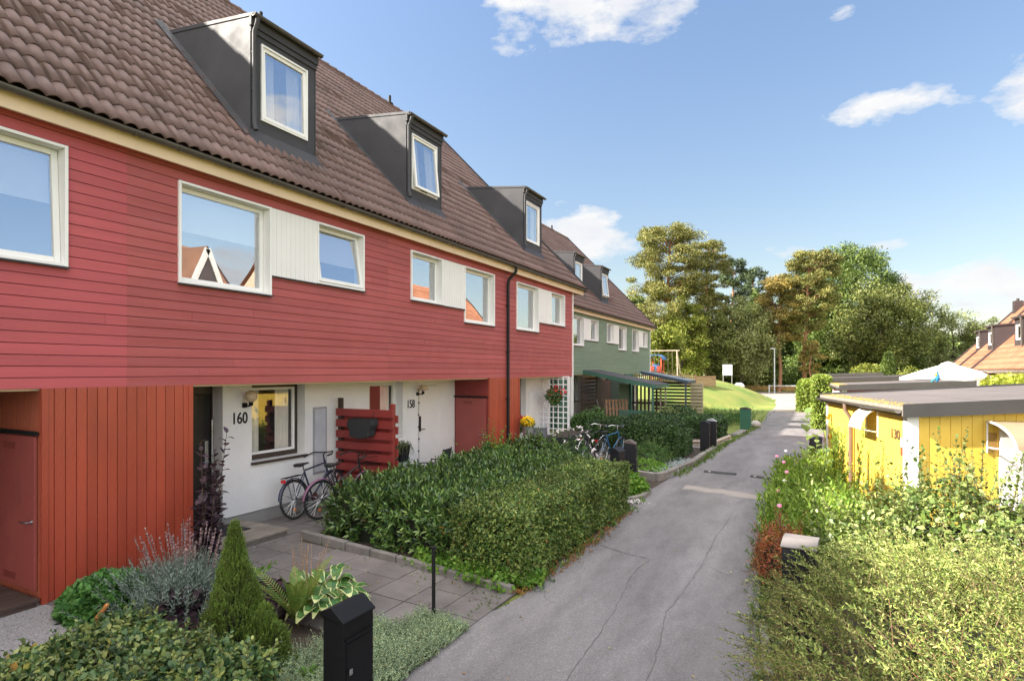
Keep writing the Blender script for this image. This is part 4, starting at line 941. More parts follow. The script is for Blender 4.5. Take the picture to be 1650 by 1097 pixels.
# black pole in the silvery ground cover
r = thing('garden_pole', 'thin black metal pole standing in the silvery ground cover', 'pole', (-3.64, 5.2, g(-3.64, 5.2)))
b = MB(); b.tube([(0, 0, -.05), (0, 0, .88)], .020, 12); b.build('pole', blackm, r, smooth=True); b = MB(); b.box(-.03, .03, -.02, .02, .88, .89); b.build('cap', blackm, r)
# wooden tool handle
b = MB(); b.tube([(-6.72, 3.36, .08), (-6.60, 3.38, .22), (-6.47, 3.42, .38)], [.022, .024, .023], 12); b.sphere((-6.468, 3.421, .385), .022, 10)
tag(b.build('tool_handle', mat('varnished_wood', (.55, .22, .06), .4, .15, 6), loc=(-6.7, 3.36, .1), smooth=True), 'short orange wooden tool handle sticking out of the low hedge', 'tool handle')
# speed bumps
rb = mat('bump_rubber', (.03, .03, .032), .7, .1, 6); wr = mat('reflector_white', (.7, .6, .55), .3); 
for (xa, ya, xb_, yb_, lab, dots) in ((-2.66, 16.65, -1.84, 16.55, 'left black rubber speed bump on the road', (.18,)), (-1.45, 16.45, -.68, 16.2, 'right black rubber speed bump on the road', (.15, .5, .88))):
    r = thing('speed_bump', lab, 'speed bump', (xa, ya, g(xa, ya)+.022), math.atan2(yb_-ya, xb_-xa), 'rubber speed bumps across the road'); L = math.hypot(xb_-xa, yb_-ya)
    b = MB(); b.prism([(-.09, 0), (-.06, .035), (-.02, .05), (.02, .05), (.06, .035), (.09, 0)], 0, L, 'x'); b.build('bump', rb, r)
    for d in dots: b = MB(); b.box(L*d-.03, L*d+.03, -.075, -.05, .028, .045); b.build('reflector', wr, r)
# ------------------------------------------------------------------ patio of the last red house
r = thing('trellis', 'white square-grid wooden trellis under the end of the red row', 'trellis', (-8.0, 18.6, g(-8, 18.6)))
b = MB()
for x in (-.56, .56): b.box(x-.035, x+.035, -.035, .035, 0, 2.42)
b.box(-.56, .56, -.03, .03, 2.38, 2.44); b.build('frame', white, r)
b = MB()
for i in range(1, 6): x = -.56+i*1.12/6; b.box(x-.018, x+.018, -.028, -.006, .2, 2.38)
for i in range(12): z = .25+i*.19; b.box(-.525, .525, -.005, .018, z-.018, z+.018)
b.build('lattice', white, r)
zinc = mat('zinc', (.40, .42, .44), .4, .15, 5, metal=.6)
r = thing('flower_pot', 'zinc bucket of yellow chrysanthemums', 'flower pot', (-7.35, 15.2, .60)); b = MB(); b.lathe((0, 0, .30), [(0, 0), (.13, 0), (.17, .28), (.175, .30), (.16, .30), (.0, .27)], 20); b.build('pot', zinc, r, smooth=True)
b = MB(); b.box(-.2, .2, -.2, .2, -.05, -.01); [b.box(x_-.02, x_+.02, y_-.02, y_+.02, -.44, -.05) for x_ in (-.17, .17) for y_ in (-.17, .17)]; b.build('stand', white, r)
def ballleaves(c, rr, n, L, W, flat=1.0, k=4):
    d = rdir(n); P = np.array(c)+d*rr*rng.uniform(.75, 1.0, (n, 1))*np.array([1, 1, flat]); return cloudleaves(P, d, L, W, k)
yel = leafmat('yellow_petal', [(.75, .45, .01), (.85, .60, .02)], .1, clump=0); redf = leafmat('red_petal', [(.55, .01, .02), (.7, .03, .04)], .1, clump=0)
pinkf = leafmat('pink_petal', [(.75, .12, .35), (.85, .3, .5)], .15, clump=0); whf = leafmat('white_petal', [(.85, .8, .78), (.85, .65, .68)], .15, clump=0)
lf_mid = leafmat('leaf_mid', [(.035, .085, .018), (.06, .13, .03), (.10, .17, .04)], .25)
soup('flowers', [(ballleaves((0, 0, .72), .2, 700, .05, .03, .7), 0), (ballleaves((0, 0, .66), .2, 300, .07, .03, .7), 1)], [yel, lf_mid], parent=r)
r = thing('window_box', 'box of red geraniums under the window of the last red house', 'flower box', (-8.25, 16.45, .95)); b = MB(); b.box(-.1, .1, -.35, .35, -.1, .06); b.build('box', darkw, r)
soup('flowers', [(ballleaves((0, .1, .28), .16, 200, .07, .06), 0), (ballleaves((0, 0, .14), .22, 250, .09, .07), 1)], [redf, lf_mid], parent=r)
r = thing('hanging_basket', 'hanging basket of red flowers in front of the white trellis', 'hanging basket', (-7.85, 18.3, 2.0)); b = MB(); b.lathe((0, 0, -.2), [(0, 0), (.1, .02), (.17, .12), (.18, .15), (0, .14)], 16); b.build('basket', darkw, r)
b = MB(); [b.tube([(.17*math.cos(a), .17*math.sin(a), -.06), (0, 0, .52)], .004, 4) for a in (0, 2.1, 4.2)]; b.build('chain', blackm, r)
soup('flowers', [(ballleaves((.05, 0, .04), .26, 60, .07, .06), 0), (ballleaves((0, 0, -.06), .27, 420, .09, .05), 1), (ballleaves((.3, .1, .1), .1, 16, .07, .06), 0)], [redf, lf_mid], parent=r)
r = thing('planter_box', 'long dark charcoal planter box beside the garden chair', 'planter', (-7.0, 17.2, g(-7, 17.2))); b = MB(); b.box(-.3, .45, -1.0, .9, 0, .66); b.build('box', mat('planter_dark', (.022, .022, .03), .6, .1), r, bevel=.01)
b = MB(); b.box(-.27, .42, -.97, .87, .60, .665); b.build('soil_fill', soil, r)
# number sign plates etc on the shed come with the shed
# ------------------------------------------------------------------ green lean-to shelters at the green houses
def lean_to(name, label, y0, y1, xw, xo, zw, zo, fas, roofm, posts, loc):
    r = thing(name, label, 'shelter', loc); T = TR(r)
    b = MB(); b.M = T; b.prism([(xw, zw), (xo+.1, zo), (xo+.1, zo+.05), (xw, zw+.05)], y0, y1, 'y'); b.build('roof', roofm, r)
    b = MB(); b.M = T
    for y in (y0-.03, y1): b.prism([(xw, zw-.14), (xo+.12, zo-.15), (xo+.12, zo+.03), (xw, zw+.04)], y, y+.03, 'y')
    b.box(xo+.1, xo+.12, y0, y1, zo-.12, zo+.03); b.build('bargeboard', fas, r)
    for (x, y) in posts:
        b = MB(); b.M = T; zt = zo+(zw-zo)*(xo-x)/(xo-xw)-.02; b.box(x-.045, x+.045, y-.045, y+.045, g(x, y)-.05, zt-.1); b.build('post', fas, r)
    return r, T
felt = mat('roof_felt', (.055, .052, .058), .9, .15, 3, .3, 60)
tim_ = mat('post_wood', (.34, .28, .21), .85, .2, 3)
r, T = lean_to('lean_to_shelter', 'green lean-to shelter with a felt roof on the green house, the nearer one', 26.9, 29.6, -10.0, -6.55, 2.78, 2.10, greenv, felt, [(-6.6, 26.95), (-8.4, 29.5)], (-8.3, 28, 0))
b = MB(); b.M = T
for i in range(4): b.box(-8.2, -6.55, 26.9, 26.93, .22+i*.19, .22+i*.19+.15)
b.build('front_rail', greenv, r)
b = MB(); b.M = T; b.box(-9.0, -8.4, 29.52, 29.55, .3, 2.1); b.build('side_panel', greenl, r)
b = MB(); b.M = T
for i in range(8): b.box(-8.3+i*.2, -8.3+i*.2+.09, 29.56, 29.59, .3, 2.05)
b.box(-8.35, -6.7, 29.6, 29.63, 1.1, 1.2); b.build('slat_panel', darkw, r)
for x in (-6.6, -6.85):
    b = MB(); b.M = T; b.box(x-.03, x+.03, 29.5, 29.56, -.1, 2.0); b.build('post', tim_, r)
r = thing('slatted_wall', 'dark brown slatted partition with a door under the green houses', 'partition', (-9.9, 29.5, .1)); T = TR(r)
b = MB(); b.M = T
for i in range(12): b.box(-9.93, -9.90, 26.6, 28.6, .35+i*.18, .35+i*.18+.125)
b.box(-9.95, -9.9, 26.5, 26.6, .1, 2.57); b.box(-9.95, -9.9, 28.6, 28.7, .1, 2.57); b.build('slats', darkw, r)
b = MB(); b.M = T; b.box(-9.95, -9.91, 28.72, 31.0, .2, 2.3); b.build('door', mat('door_maroon', (.05, .015, .012), .6), r)
b = MB(); b.M = T; vb = [b.box(-9.93, -9.90, 31.02, 34.0, .3+i*.16, .3+i*.16+.15) for i in range(13)]; b.build('board_panel', mat('dark_green_board', (.02, .04, .028), .7), r)
r = thing('wooden_pallet', 'brown wooden pallet leaning on its edge in the green shelter', 'pallet', (-8.5, 27.5, .9)) 
b = MB(); b.M = Matrix.Rotation(R(-60), 4, 'Z') @ Matrix.Rotation(R(-14), 4, 'Y')
for i in range(7): b.box(.05, .07, -.55+i*.165, -.55+i*.165+.10, -.45, .5)
for z in (-.45, 0, .42): b.box(-.05, .05, -.56, .56, z, z+.08)
b.build('pallet', woodb, r)
for k, (y, a, lab) in enumerate(((27.9, .0, 'garden fork with a grey handle leaning on the dark partition'), (28.6, .25, 'spade with a D-shaped handle leaning beside the garden fork'))):
    r = thing('garden_tool', lab, 'garden tool', (-9.3, y, .15), 0, 'garden tools leaning on the partition'); b = MB(); b.tube([(0, 0, .15), (-.35, a, 1.15)], .02, 8); b.tube([(-.35, a-.06, 1.2), (-.35, a+.06, 1.2)], .018, 8); b.build('handle', greyp, r)
    b = MB(); b.box(-.01, .01, -.09, .09, -.1, .2); b.build('blade', steel, r)
r, T = lean_to('lean_to_shelter', 'grey metal roofed lean-to shelter with pale slatted side, the farther one', 37.6, 40.2, -10.0, -7.1, 2.72, 2.12, mat('navy_trim', (.04, .06, .09), .5), mat('roof_bluegrey', (.20, .24, .30), .35, .1, 2), [(-7.15, 37.65), (-7.15, 40.1)], (-8.4, 39, 0))
b = MB(); b.M = T
for i in range(9): b.box(-7.0, -6.3, 38.6, 38.63, .1+i*.22, .1+i*.22+.13); b.box(-7.0, -6.3, 38.7, 38.73, .0+i*.22, .0+i*.22+.13)
for x in (-7.0, -6.3): b.box(x-.04, x+.04, 38.63, 38.7, -.2, 2.05)
b.build('pale_slat_panel', mat('pale_slat', (.42, .36, .24), .8, .15, 2, island=.2), r)
b = MB(); b.M = T
for i in range(9): b.box(-9.9, -7.2, 40.0, 40.03, .15+i*.22, .15+i*.22+.13)
b.build('dark_slat_panel', darkw, r)
# timber edging around the bed near the black mailbox pair
tim = mat('round_timber', (.36, .30, .24), .85, .2, 3, .4, 30)
r = thing('timber_edging', 'round grey timbers edging the small bed behind the two slim black mailboxes', 'bed edging', (-3.7, 23, 0)); T = TR(r)
for (p, q) in (((-5.2, 21.9, .08), (-3.25, 22.3, .06)), ((-3.2, 22.3, .06), (-2.95, 24.6, .06)), ((-3.22, 22.32, .18), (-2.98, 24.6, .18)), ((-5.2, 21.9, .19), (-3.3, 22.3, .18))):
    b = MB(); b.M = T; b.tube([p, q], .07, 10); b.build('timber', tim, r, smooth=True)
kerb('kerb_edging', 'pale stone kerb beside the first slim black mailbox', [(-3.15, 19.6), (-3.1, 21.6)], h=.14, w_=.16)
kerb('kerb_edging', 'pale concrete steps edge near the green mailbox', [(-3.0, 26.4), (-2.85, 28.9)], h=.12, w_=.35)
b = MB(); b.sphere((0, 0, .12), .26, 14, 1, .8, .8); o = b.build('boulder', mat('pale_stone', (.42, .38, .36), .9, .2, 6, .8, 20), smooth=True); o.location = (-2.6, 31.9, -.05)
tag(o, 'pale boulder at the road edge beside the green mailbox', 'boulder')
# ------------------------------------------------------------------ sheds on the right
yellow = mat('yellow_board', (.80, .53, .075), .6, .06, 1.5, .15, 30, island=.07, dirt=.06)
redshed = mat('red_shed_board', (.30, .05, .04), .6, .1, 2)
fasm = mat('fascia_dark', (.05, .045, .044), .6, .12, 2, dirt=.15)
roofgrey = mat('roofing_felt', (.105, .09, .088), .92, .12, 1.2, .5, 90, dirt=.2)
moss = mat('moss', (.35, .25, .06), 1, .4, 10, 1, 40)
def shed(label, P, ang, L, Wd, zt, rise, wallm, group='flat-roofed sheds along the road', detail=True, trim=None, fh=.21):
    """P: near-left roof corner; local y runs away along the road, local x to the right"""
    r = thing('garden_shed', label, 'shed', (P[0], P[1], 0), ang, group); trim = trim or white
    zl, zr = zt-.07, zt+rise-.07; o = .14
    def zx(x): return zl+(zr-zl)*x/Wd
    b = MB(); b.prism([(0, zl-.06), (Wd, zr-.06), (Wd, zr+.03), (0, zl+.03)], 0.0, L, 'y'); rf = b.build('roof', roofgrey, r)
    b = MB()
    for y0, y1 in ((-.03, -.001), (L+.001, L+.03)): b = MB(); b.prism([(-.0, zl-.15), (Wd, zr-.15), (Wd, zr+.07), (0, zl+.07)], y0, y1, 'y'); b.build('fascia', fasm, rf)
    b = MB()
    for k in range(1, 4): b = MB(); x = Wd*k/4; b.prism([(x, zx(x)+.031), (x+.03, zx(x)+.031), (x+.03, zx(x)+.036), (x, zx(x)+.036)], 0, L, 'y'); b.build('roof_seam', roofgrey, rf)
    b = MB(); vboards(b, o, L-o, -.1, zl-.1, .16, 0, 0); 
    b.v = []; b.f = []; b.mi = []
    # left wall (faces -x), front wall (faces -y)
    n = round((L-2*o)/.15)
    for i in range(n): a = o+(L-2*o)*i/n; b.box(o-.02, o, a+.004, a+(L-2*o)/n-.004, -.1, zl-.08)
    n = round((Wd-2*o)/.15)
    for i in range(n):
        a = o+(Wd-2*o)*i/n; e = a+(Wd-2*o)/n-.006; b.prism([(a, -.1), (e, -.1), (e, zx(e)-.08), (a, zx(a)-.08)], o, o+.02, 'y')
    b.prism([(o, -.1), (Wd-o, -.1), (Wd-o, zr-.08), (o, zl-.08)], o+.021, L-o, 'y')
    w_ = b.build('wall', wallm, r)
    b = MB(); b.box(o-.045, o-.021, o-.045, o+.11, -.1, zl-.07); b.box(o-.045, o+.13, o-.046, o-.002, -.1, zl-.071); b.build('corner_board', trim, r); b = MB(); b.box(o-.045, o-.021, L-o-.1, L-o, -.1, zl-.07)
    b.build('corner_board', trim, r)
    b = MB(); b.box(-.002, .02, 0, L, zl-.13, zl+.03); b.build('edge_board', wood, r)
    gutter(r, r, .02, L-.02, -.055, zl-.03, .05, gutm) if False else None
    b = MB(); n = 8; vs = []
    for yy in (.02, L-.02):
        for k in range(n+1): a = math.pi+math.pi*k/n; vs.append((-.06+.055*math.cos(a), yy, zl-.03+.055*math.sin(a)))
    b.add(vs, [(k, k+1, n+1+k+1, n+1+k) for k in range(n)]); b.build('gutter', gutm, r)
    if detail:
        b = MB(); 
        for i in range(900):
            y = random.uniform(.05, L-.05); x = abs(random.gauss(0, .16))+.02; z = zx(x)+.03; s = random.uniform(.006, .018)
            b.add([(x-s, y-s, z), (x+s, y-s*.5, z), (x+s*.3, y+s, z), (x, y, z+s*.9)], [(0, 1, 3), (1, 2, 3), (2, 0, 3)])
        b.build('moss_patch', moss, rf)
    return r, o, zl, zx
y1, o, zl, zx = shed('yellow shed with white corner boards, a small curved canopy and the number 130', (1.30, 11.45), R(13.8), 4.85, 5.6, 2.25, .34, yellow)
pipem = mat('pipe_brown', (.20, .13, .10), .5, .1, 3); clearp = mat('canopy_plastic', (.50, .46, .38), .25, .05, 3)
b = MB(); yy = 2.75; b.tube([(-.06, yy, zl-.05), (-.06, yy, zl-.2), (.05, yy, zl-.38), (.05, yy, .05)], .042, 12); b.build('downpipe', pipem, y1, smooth=True)
def canopy(root, x0, x1, y, z, depth, axis, m=clearp, fm=white, side=-1):
    """curved awning: starts high on the wall and curves down and out"""
    n = 10; b = MB(); rows = []
    pr = [(depth*math.sin(t*math.pi/2*.92), z-.42*(1-math.cos(t*math.pi/2*.92))) for t in np.linspace(0, 1, n+1)]
    for (d, zz) in pr: rows.append((d, zz))
    vs = []
    for (d, zz) in rows:
        for q in (x0, x1):
            vs.append((y-d, q, zz) if axis == 'x' else (q, y-d, zz))
    b.add(vs, [(2*i, 2*i+1, 2*i+3, 2*i+2) for i in range(n)]); k = b.build('canopy', m, root); s = k.modifiers.new('t', 'SOLIDIFY'); s.thickness = .012
    for q in (x0, x1):
        b = MB(); P = [((y-d, q, zz) if axis == 'x' else (q, y-d, zz)) for d, zz in rows]; b.tube(P, .018, 8)
        e = P[-1]; b.tube([e, (y, e[1], z-.42) if axis == 'x' else (e[0], y, z-.42)], .012, 6); b.tube([P[0], (P[0][0], P[0][1], z-.5)], .014, 6)
        b.build('bracket', fm, k)
    return k
canopy(y1, 1.45, 2.05, o-.02, zl-.12, .30, 'x')
# front: canopy over the white door at the right
b = MB(); b.box(1.42, 1.62, o-.05, o-.001, -.1, zl-.25); b.build('white_door_frame', white, y1)
b = MB(); b.box(1.625, 2.6, o-.04, o-.002, -.05, zl-.35); dd = b.build('shed_door', white, y1, bevel=.004)
b = MB()
for (p, q) in (((1.7, zl-1.2), (2.4, zl-.5)), ((1.7, zl-1.65), (2.4, zl-.95)), ((2.42, zl-.5), (2.42, zl-2.0)), ((1.68, zl-.5), (1.68, zl-2.0))): b.beam((p[0], o-.07, p[1]), (q[0], o-.07, q[1]), .03, .03)
b.build('lattice_brace', white, dd)
canopy(y1, 1.25, 2.9, o-.02, zl-.2, .8, 'y', m=mat('canopy_brown', (.24, .165, .10), .6, .05, 3))
b = MB(); b.box(1.26, 1.38, o-.03, o-.0015, 1.5, 1.8); b.build('shed_window', mat('window_orange', (.35, .2, .06), .3), y1)
M = Matrix.Translation((o-.030, .62, 1.62)) @ Matrix.Rotation(R(-90), 4, 'Z') @ Matrix.Rotation(R(90), 4, 'X')
text('house_number', '130', .17, mat('number_brown', (.12, .07, .04), .5), y1, M, 1.15)
b = MB(); b.box(o-.03, o-.0205, .29, .40, 1.36, 1.5); pl = b.build('sign_plate', mat('plate_red', (.55, .06, .03), .4), y1); b = MB(); b.box(o-.03, o-.0205, .29, .40, 1.505, 1.66); b.build('sign_plate_top', mat('plate_white', (.6, .6, .6), .4), y1)
for (yy, zz) in ((4.35, 1.75), (4.2, 1.3)):
    b = MB(); b.box(o-.10, o-.02, yy-.03, yy+.03, zz-.03, zz+.03); b.lathe((o-.1, yy, zz-.1), [(0, 0), (.04, .0), (.05, .06), (.02, .11)], 10); b.build('wall_light', mat('brass', (.5, .28, .05), .3, metal=.7), y1, smooth=True)
s2, o2, zl2, zx2 = shed('shed with a dark flat roof, white trim and dark red walls behind the yellow shed', (.86, 25.4), R(2), 5.2, 4.2, 2.26, .2, redshed)
canopy(s2, .5, 1.4, o2-.02, zl2-.2, .45, 'x')
shed('third flat-roofed shed with a pale corner, behind the red-walled shed', (.62, 41.5), R(2), 5.0, 5.2, 2.34, .2, mat('cream_board', (.60, .48, .30), .6, .06, 2), detail=False)
shed('farthest flat-roofed shed, beyond the clipped hedges', (-.1, 60.0), R(0), 5.0, 5.5, 2.47, .16, mat('brown_board', (.22, .12, .08), .7), detail=False)
# bird ornament on the red-walled shed
b = MB(); pts = [(0, 0, 0), (.03, 0, .12), (.05, 0, .24), (.02, 0, .33)]; b.tube(pts, [.03, .07, .05, .035], 12); b.sphere((.02, 0, .36), .045, 12); b.tube([(.05, 0, .36), (.10, 0, .34)], [.014, .003], 6)
r = thing('bird_ornament', 'blue and yellow bird ornament standing on the roof of the red-walled shed', 'ornament', (4.08, 26.6, 2.38)); b.build('body', mat('bird_blue', (.02, .16, .32), .4), r, smooth=True)
b = MB(); b.tube([(.04, 0, .22), (-.12, 0, .05), (-.2, 0, -.05)], [.03, .045, .01], 8); b.build('tail', mat('bird_teal', (.02, .25, .3), .4), r, smooth=True); b = MB(); b.sphere((-.02, -.0, .27), .05, 10, 1, 1, 1.6); b.build('wing', mat('bird_yellow', (.6, .45, .03), .4), r, smooth=True)
# parasol, awning, vine behind the sheds
r = thing('parasol', 'big white garden parasol rising behind the dark shed roofs', 'parasol', (5.9, 35.5, 0)); canv = mat('white_canvas', (.85, .80, .72), .8, .03, 2)
b = MB(); n = 8; rr = [(.25, 3.10), (1.2, 2.80), (2.15, 2.45), (2.17, 2.30)]; vs = []
for (q, z) in rr:
    for k in range(n): vs.append((q*math.cos(k*math.pi/4+.3), q*math.sin(k*math.pi/4+.3), z))
b.add(vs, [(i*n+k, i*n+(k+1) % n, (i+1)*n+(k+1) % n, (i+1)*n+k) for i in range(3) for k in range(n)]); cp = b.build('canopy', canv, r)
b = MB(); b.lathe((0, 0, 3.08), [(.34, 0), (.30, .06), (.05, .16), (0, .17)], 8); b.build('vent_cap', canv, r); b = MB(); b.tube([(0, 0, 0), (0, 0, 3.1)], .03, 10); b.build('pole', steel, r)
for k in range(8):
    a = k*math.pi/4+.3; b = MB(); b.tube([(0, 0, 2.9), (2.1*math.cos(a), 2.1*math.sin(a), 2.4)], .012, 5); b.build('rib', greyp, r)
b = MB(); b.prism([(0, 2.15), (2.2, 2.75), (2.2, 2.79), (0, 2.19)], 0, 2.0, 'y'); r = thing('awning', 'sloping white awning in front of the orange-roofed house', 'awning', (6.3, 29.5, 0), R(-8)); b.build('cloth', canv, r); b = MB(); 
for x, z in ((.05, 2.15), (2.15, 2.7)): b.tube([(x, .05, 0), (x, .05, z)], .025, 6)
b.build('frame', white, r)
# ------------------------------------------------------------------ orange-roofed houses on the right
cw = mat('cream_wall', (.62, .48, .34), .8, .08, 2); darkcl = mat('dark_cladding', (.045, .033, .033), .6, .1, 2)
def rhouse(x, y0, L, label, dorms, gable=False, chim=()):
    orange = mat('aged_tile', (.17, .08, .045), .8, .2, 1.5, .3, 60, dirt=.3) if gable else globals()['orange']
    r = thing('orange_roof_house', label, 'house', (x, y0, 0), 0, 'orange-roofed houses on the right'); ze = 2.85; zr = ze+6.9*1.05; xr = 6.9
    b = MB(); b.box(.35, 13.4, .1, L-.1, 0, ze); b.prism([(.35, ze), (13.4, ze), (6.9, zr-.35)], .1, L-.1, 'y'); b.build('wall', cw, r)
    tileroof(0, L, 0, ze, xr, 1.05, orange, r, pitch=.2, amp=.025, exp=.34, seg=4)
    b = MB(); b.add([(0, 0, ze-.05), (0, L, ze-.05), (xr, L, zr-.05), (xr, 0, zr-.05), (13.8, L, ze-.05), (13.8, 0, ze-.05)], [(0, 1, 2, 3), (3, 2, 4, 5)]); b.build('roof_deck', orange, r)
    b = MB(); b.box(-.10, -.02, 0, L, ze-.11, ze-.03); b.build('gutter', gutm, r); b = MB(); b.box(.05, .35, 0, L, ze-.16, ze-.1); b.build('eaves_board', cream, r)
    for yy in (-.02, L): b = MB(); b.beam((-.05, yy+.01, ze), (xr, yy+.01, zr+.05), .04, .16); b.build('verge_board', darkcl, r)
    for i in range(int(L/1.7)):
        b = MB(); y = .5+i*1.7; b.box(.30, .36, y, y+.8, 1.4, 2.45); wn = b.build('window', white, r); b = MB(); b.box(.285, .31, y+.06, y+.37, 1.46, 2.39); b.box(.285, .31, y+.43, y+.74, 1.46, 2.39); b.build('glass_pane', glass, wn)
        b = MB(); b.box(.31, .36, y+.9, y+1.4, .3, 2.6); b.build('wall_panel', mat('brick_red', (.35, .14, .08), .8), r)
    for d in dorms:
        DX = .98
        zb = ze+1.05*.98; zt = zb+1.28; xb = (zt+.1-ze)/1.05
        b = MB(); 
        for yy in (d, d+1.3): b.prism([(DX, zb-.2), (DX, zt), (xb, zt+.12), (xb, zt-.1)], yy-.03, yy+.03, 'y')
        b.box(DX, DX+.05, d+.03, d+.3, zb-.2, zt); b.box(DX, DX+.05, d+1.0, d+1.27, zb-.2, zt); b.box(DX, DX+.05, d+.3, d+1.0, zb-.2, zb+.3); b.box(DX, DX+.05, d+.3, d+1.0, zt-.3, zt)
        o_ = b.build('dormer', darkcl, r); b = MB(); b.prism([(DX-.12, zt), (DX-.12, zt+.08), (xb+.1, zt+.2), (xb+.1, zt+.12)], d-.08, d+1.38, 'y'); b.build('dormer_roof', orange if False else darkcl, o_)
        b = MB(); b.box(DX-.03, DX+.03, d+.3, d+.38, zb+.3, zt-.3); b.box(DX-.03, DX+.03, d+.92, d+1.0, zb+.3, zt-.3); b.box(DX-.03, DX+.03, d+.38, d+.92, zb+.3, zb+.38); b.box(DX-.03, DX+.03, d+.38, d+.92, zt-.38, zt-.3)
        wn = b.build('dormer_window', white, r); b = MB(); b.box(DX, DX+.01, d+.38, d+.92, zb+.38, zt-.38); b.build('glass_pane', glass, wn); b = MB(); b.box(DX+.5, DX+.55, d+.04, d+1.26, zb-.1, zt-.05); b.build('room_back', room, wn)
        b = MB(); b.tube([(DX-.1, d+.0, zt), (DX-.07, d+.0, zb)], .04, 8); b.build('downpipe', gutm, o_)
    for (cx, cy) in chim:
        z = ze+1.05*cx; b = MB(); b.box(cx-.22, cx+.22, cy-.22, cy+.22, z-.3, z+.62); b.tube([(cx, cy, z+.6), (cx, cy, z+.78)], .08, 10); b.build('chimney', darkcl, r)
    if gable:
        b = MB(); gy = L*.45; zg = zr-1.6; b.prism([(gy-2.2, ze+.1), (gy+2.2, ze+.1), (gy, zg)], .2, 6.0, 'x'); b.build('front_gable', darkcl, r)
        b = MB(); b.beam((.12, gy-2.5, ze), (.12, gy, zg+.25), .08, .28); b.beam((.12, gy+2.5, ze), (.12, gy, zg+.25), .08, .28); b.box(.15, .19, gy-.6, gy+.6, ze+.5, ze+2.0); b.build('bargeboard', mat('dimmed_white', (.4, .38, .36), .7, .15, 3), r)  # white boards darkened in their colour to offset the full sunlight on them
        b = MB(); b.add([(.1, gy-2.5, ze+.1), (.1, gy, zg+.4), (6.5, gy, zg+.4), (6.5, gy-2.5, ze+.1), (.1, gy+2.5, ze+.1), (6.5, gy+2.5, ze+.1)], [(0, 1, 2, 3), (1, 4, 5, 2)]); b.build('gable_roof', orange, r)
    return r
rhouse(8.0, 42.9, 5.7, 'far orange-roofed house with two small dark dormers behind the parasol', (1.3,), chim=((3.6, 5.1), (5.5, .9)))
rhouse(7.55, 37.2, 5.7, 'orange-roofed house one step nearer, cut by the right picture edge', (2.1,), chim=((3.7, .4),))
rhouse(7.2, 24.4, 12.8, 'third orange-roofed house at the right picture edge', (8.6,))
rhouse(10.5, 14.6, 8.5, 'orange-roofed house with a white-edged gable seen only in the window reflections', (), gable=True)
# ------------------------------------------------------------------ playground on the mound
pk = mat('fence_brown', (.12, .055, .035), .8, .2, 2, island=.2)
r = thing('picket_fence', 'brown picket fence around the playground on the grassy mound', 'fence', (-12, 52, 0)); T = TR(r)
fp = [(-19.5, 50.5), (-12.5, 51.2), (-9.1, 52.2)]
b = MB(); b.M = T; b2 = MB(); b2.M = T
for (p, q) in zip(fp, fp[1:]):
    L = math.hypot(q[0]-p[0], q[1]-p[1]); n = int(L/.17)
    for i in range(n):
        x = p[0]+(q[0]-p[0])*i/n; y = p[1]+(q[1]-p[1])*i/n; z = g(x, y); b.box(x-.045, x+.045, y-.012, y+.012, z+.05, z+1.02)
    for zz in (.25, .8): b2.beam((p[0], p[1]+.03, g(*p)+zz), (q[0], q[1]+.03, g(*q)+zz), .04, .09)
for (x, y) in fp: b2.box(x-.06, x+.06, y-.02, y+.1, g(x, y)-.2, g(x, y)+1.08)
b.build('pickets', pk, r); b2.build('rails', pk, r)
r = thing('board_fence', 'short light brown board fence at the end of the picket fence', 'fence', (-8.5, 53.5, 0)); T = TR(r)
b = MB(); b.M = T
p, q = (-9.05, 52.25), (-7.9, 55.6)
zt_ = g(*p)+1.0
for i in range(7): b.beam((p[0], p[1], zt_-.94+i*.14), (q[0], q[1], zt_-.94+i*.14), .03, .125)
b.build('boards', mat('fence_tan', (.40, .24, .14), .8, .12, 2, island=.2), r)
r = thing('swing_set', 'wooden swing frame standing in the playground', 'swing', (-13.0, 57, g(-13, 57))); zb = 0
b = MB()
for y in (-0.9, .9): b.tube([(1.6, y, -.3), (1.35, 0, 2.5)], .06, 8); b.tube([(-1.6, y, -.3), (-1.35, 0, 2.5)], .06, 8)
b.build('leg_frame', tim_, r, smooth=True); b = MB(); b.tube([(-1.6, 0, 2.48), (1.6, 0, 2.48)], .06, 8); b.build('crossbar', tim_, r)
for x in (-.6, .7):
    b = MB(); [b.tube([(x+s, 0, 2.45), (x+s, .05, .5)], .012, 5) for s in (-.2, .2)]; c_ = b.build('chain', steel, r); b = MB(); b.box(x-.22, x+.22, -.05, .12, .46, .5); b.build('swing_seat', rubber, c_)
r = thing('play_tower', 'red play tower with an arched blue roof in the playground', 'play tower', (-12.9, 54.2, g(-12.9, 54.2)-.1)); pr_ = mat('play_red', (.55, .10, .06), .5); pb = mat('play_blue', (.05, .14, .32), .5)
for sx in (-.5, .5):
    for sy in (-.5, .5): b = MB(); b.box(sx-.05, sx+.05, sy-.05, sy+.05, 0, 2.0); b.build('post', pr_, r)
b = MB(); b.box(-.6, .6, -.55, .55, .55, .62); b.build('platform', woodb, r)
b = MB(); b.box(-.45, -.12, -.57, -.54, .62, 1.3); b.box(.12, .45, -.57, -.54, .62, 1.3); b.box(-.57, -.54, -.5, .5, .62, 1.3); b.build('side_panel', pr_, r); b = MB(); b.box(-.3, .3, -.53, -.50, .9, 1.45); b.build('blue_panel', pb, r)
b = MB(); n = 10; vs = []
for k in range(n+1):
    a = math.pi*k/n
    for y in (-.7, .7): vs.append((-.7*math.cos(a), y, 1.85+.45*math.sin(a)))
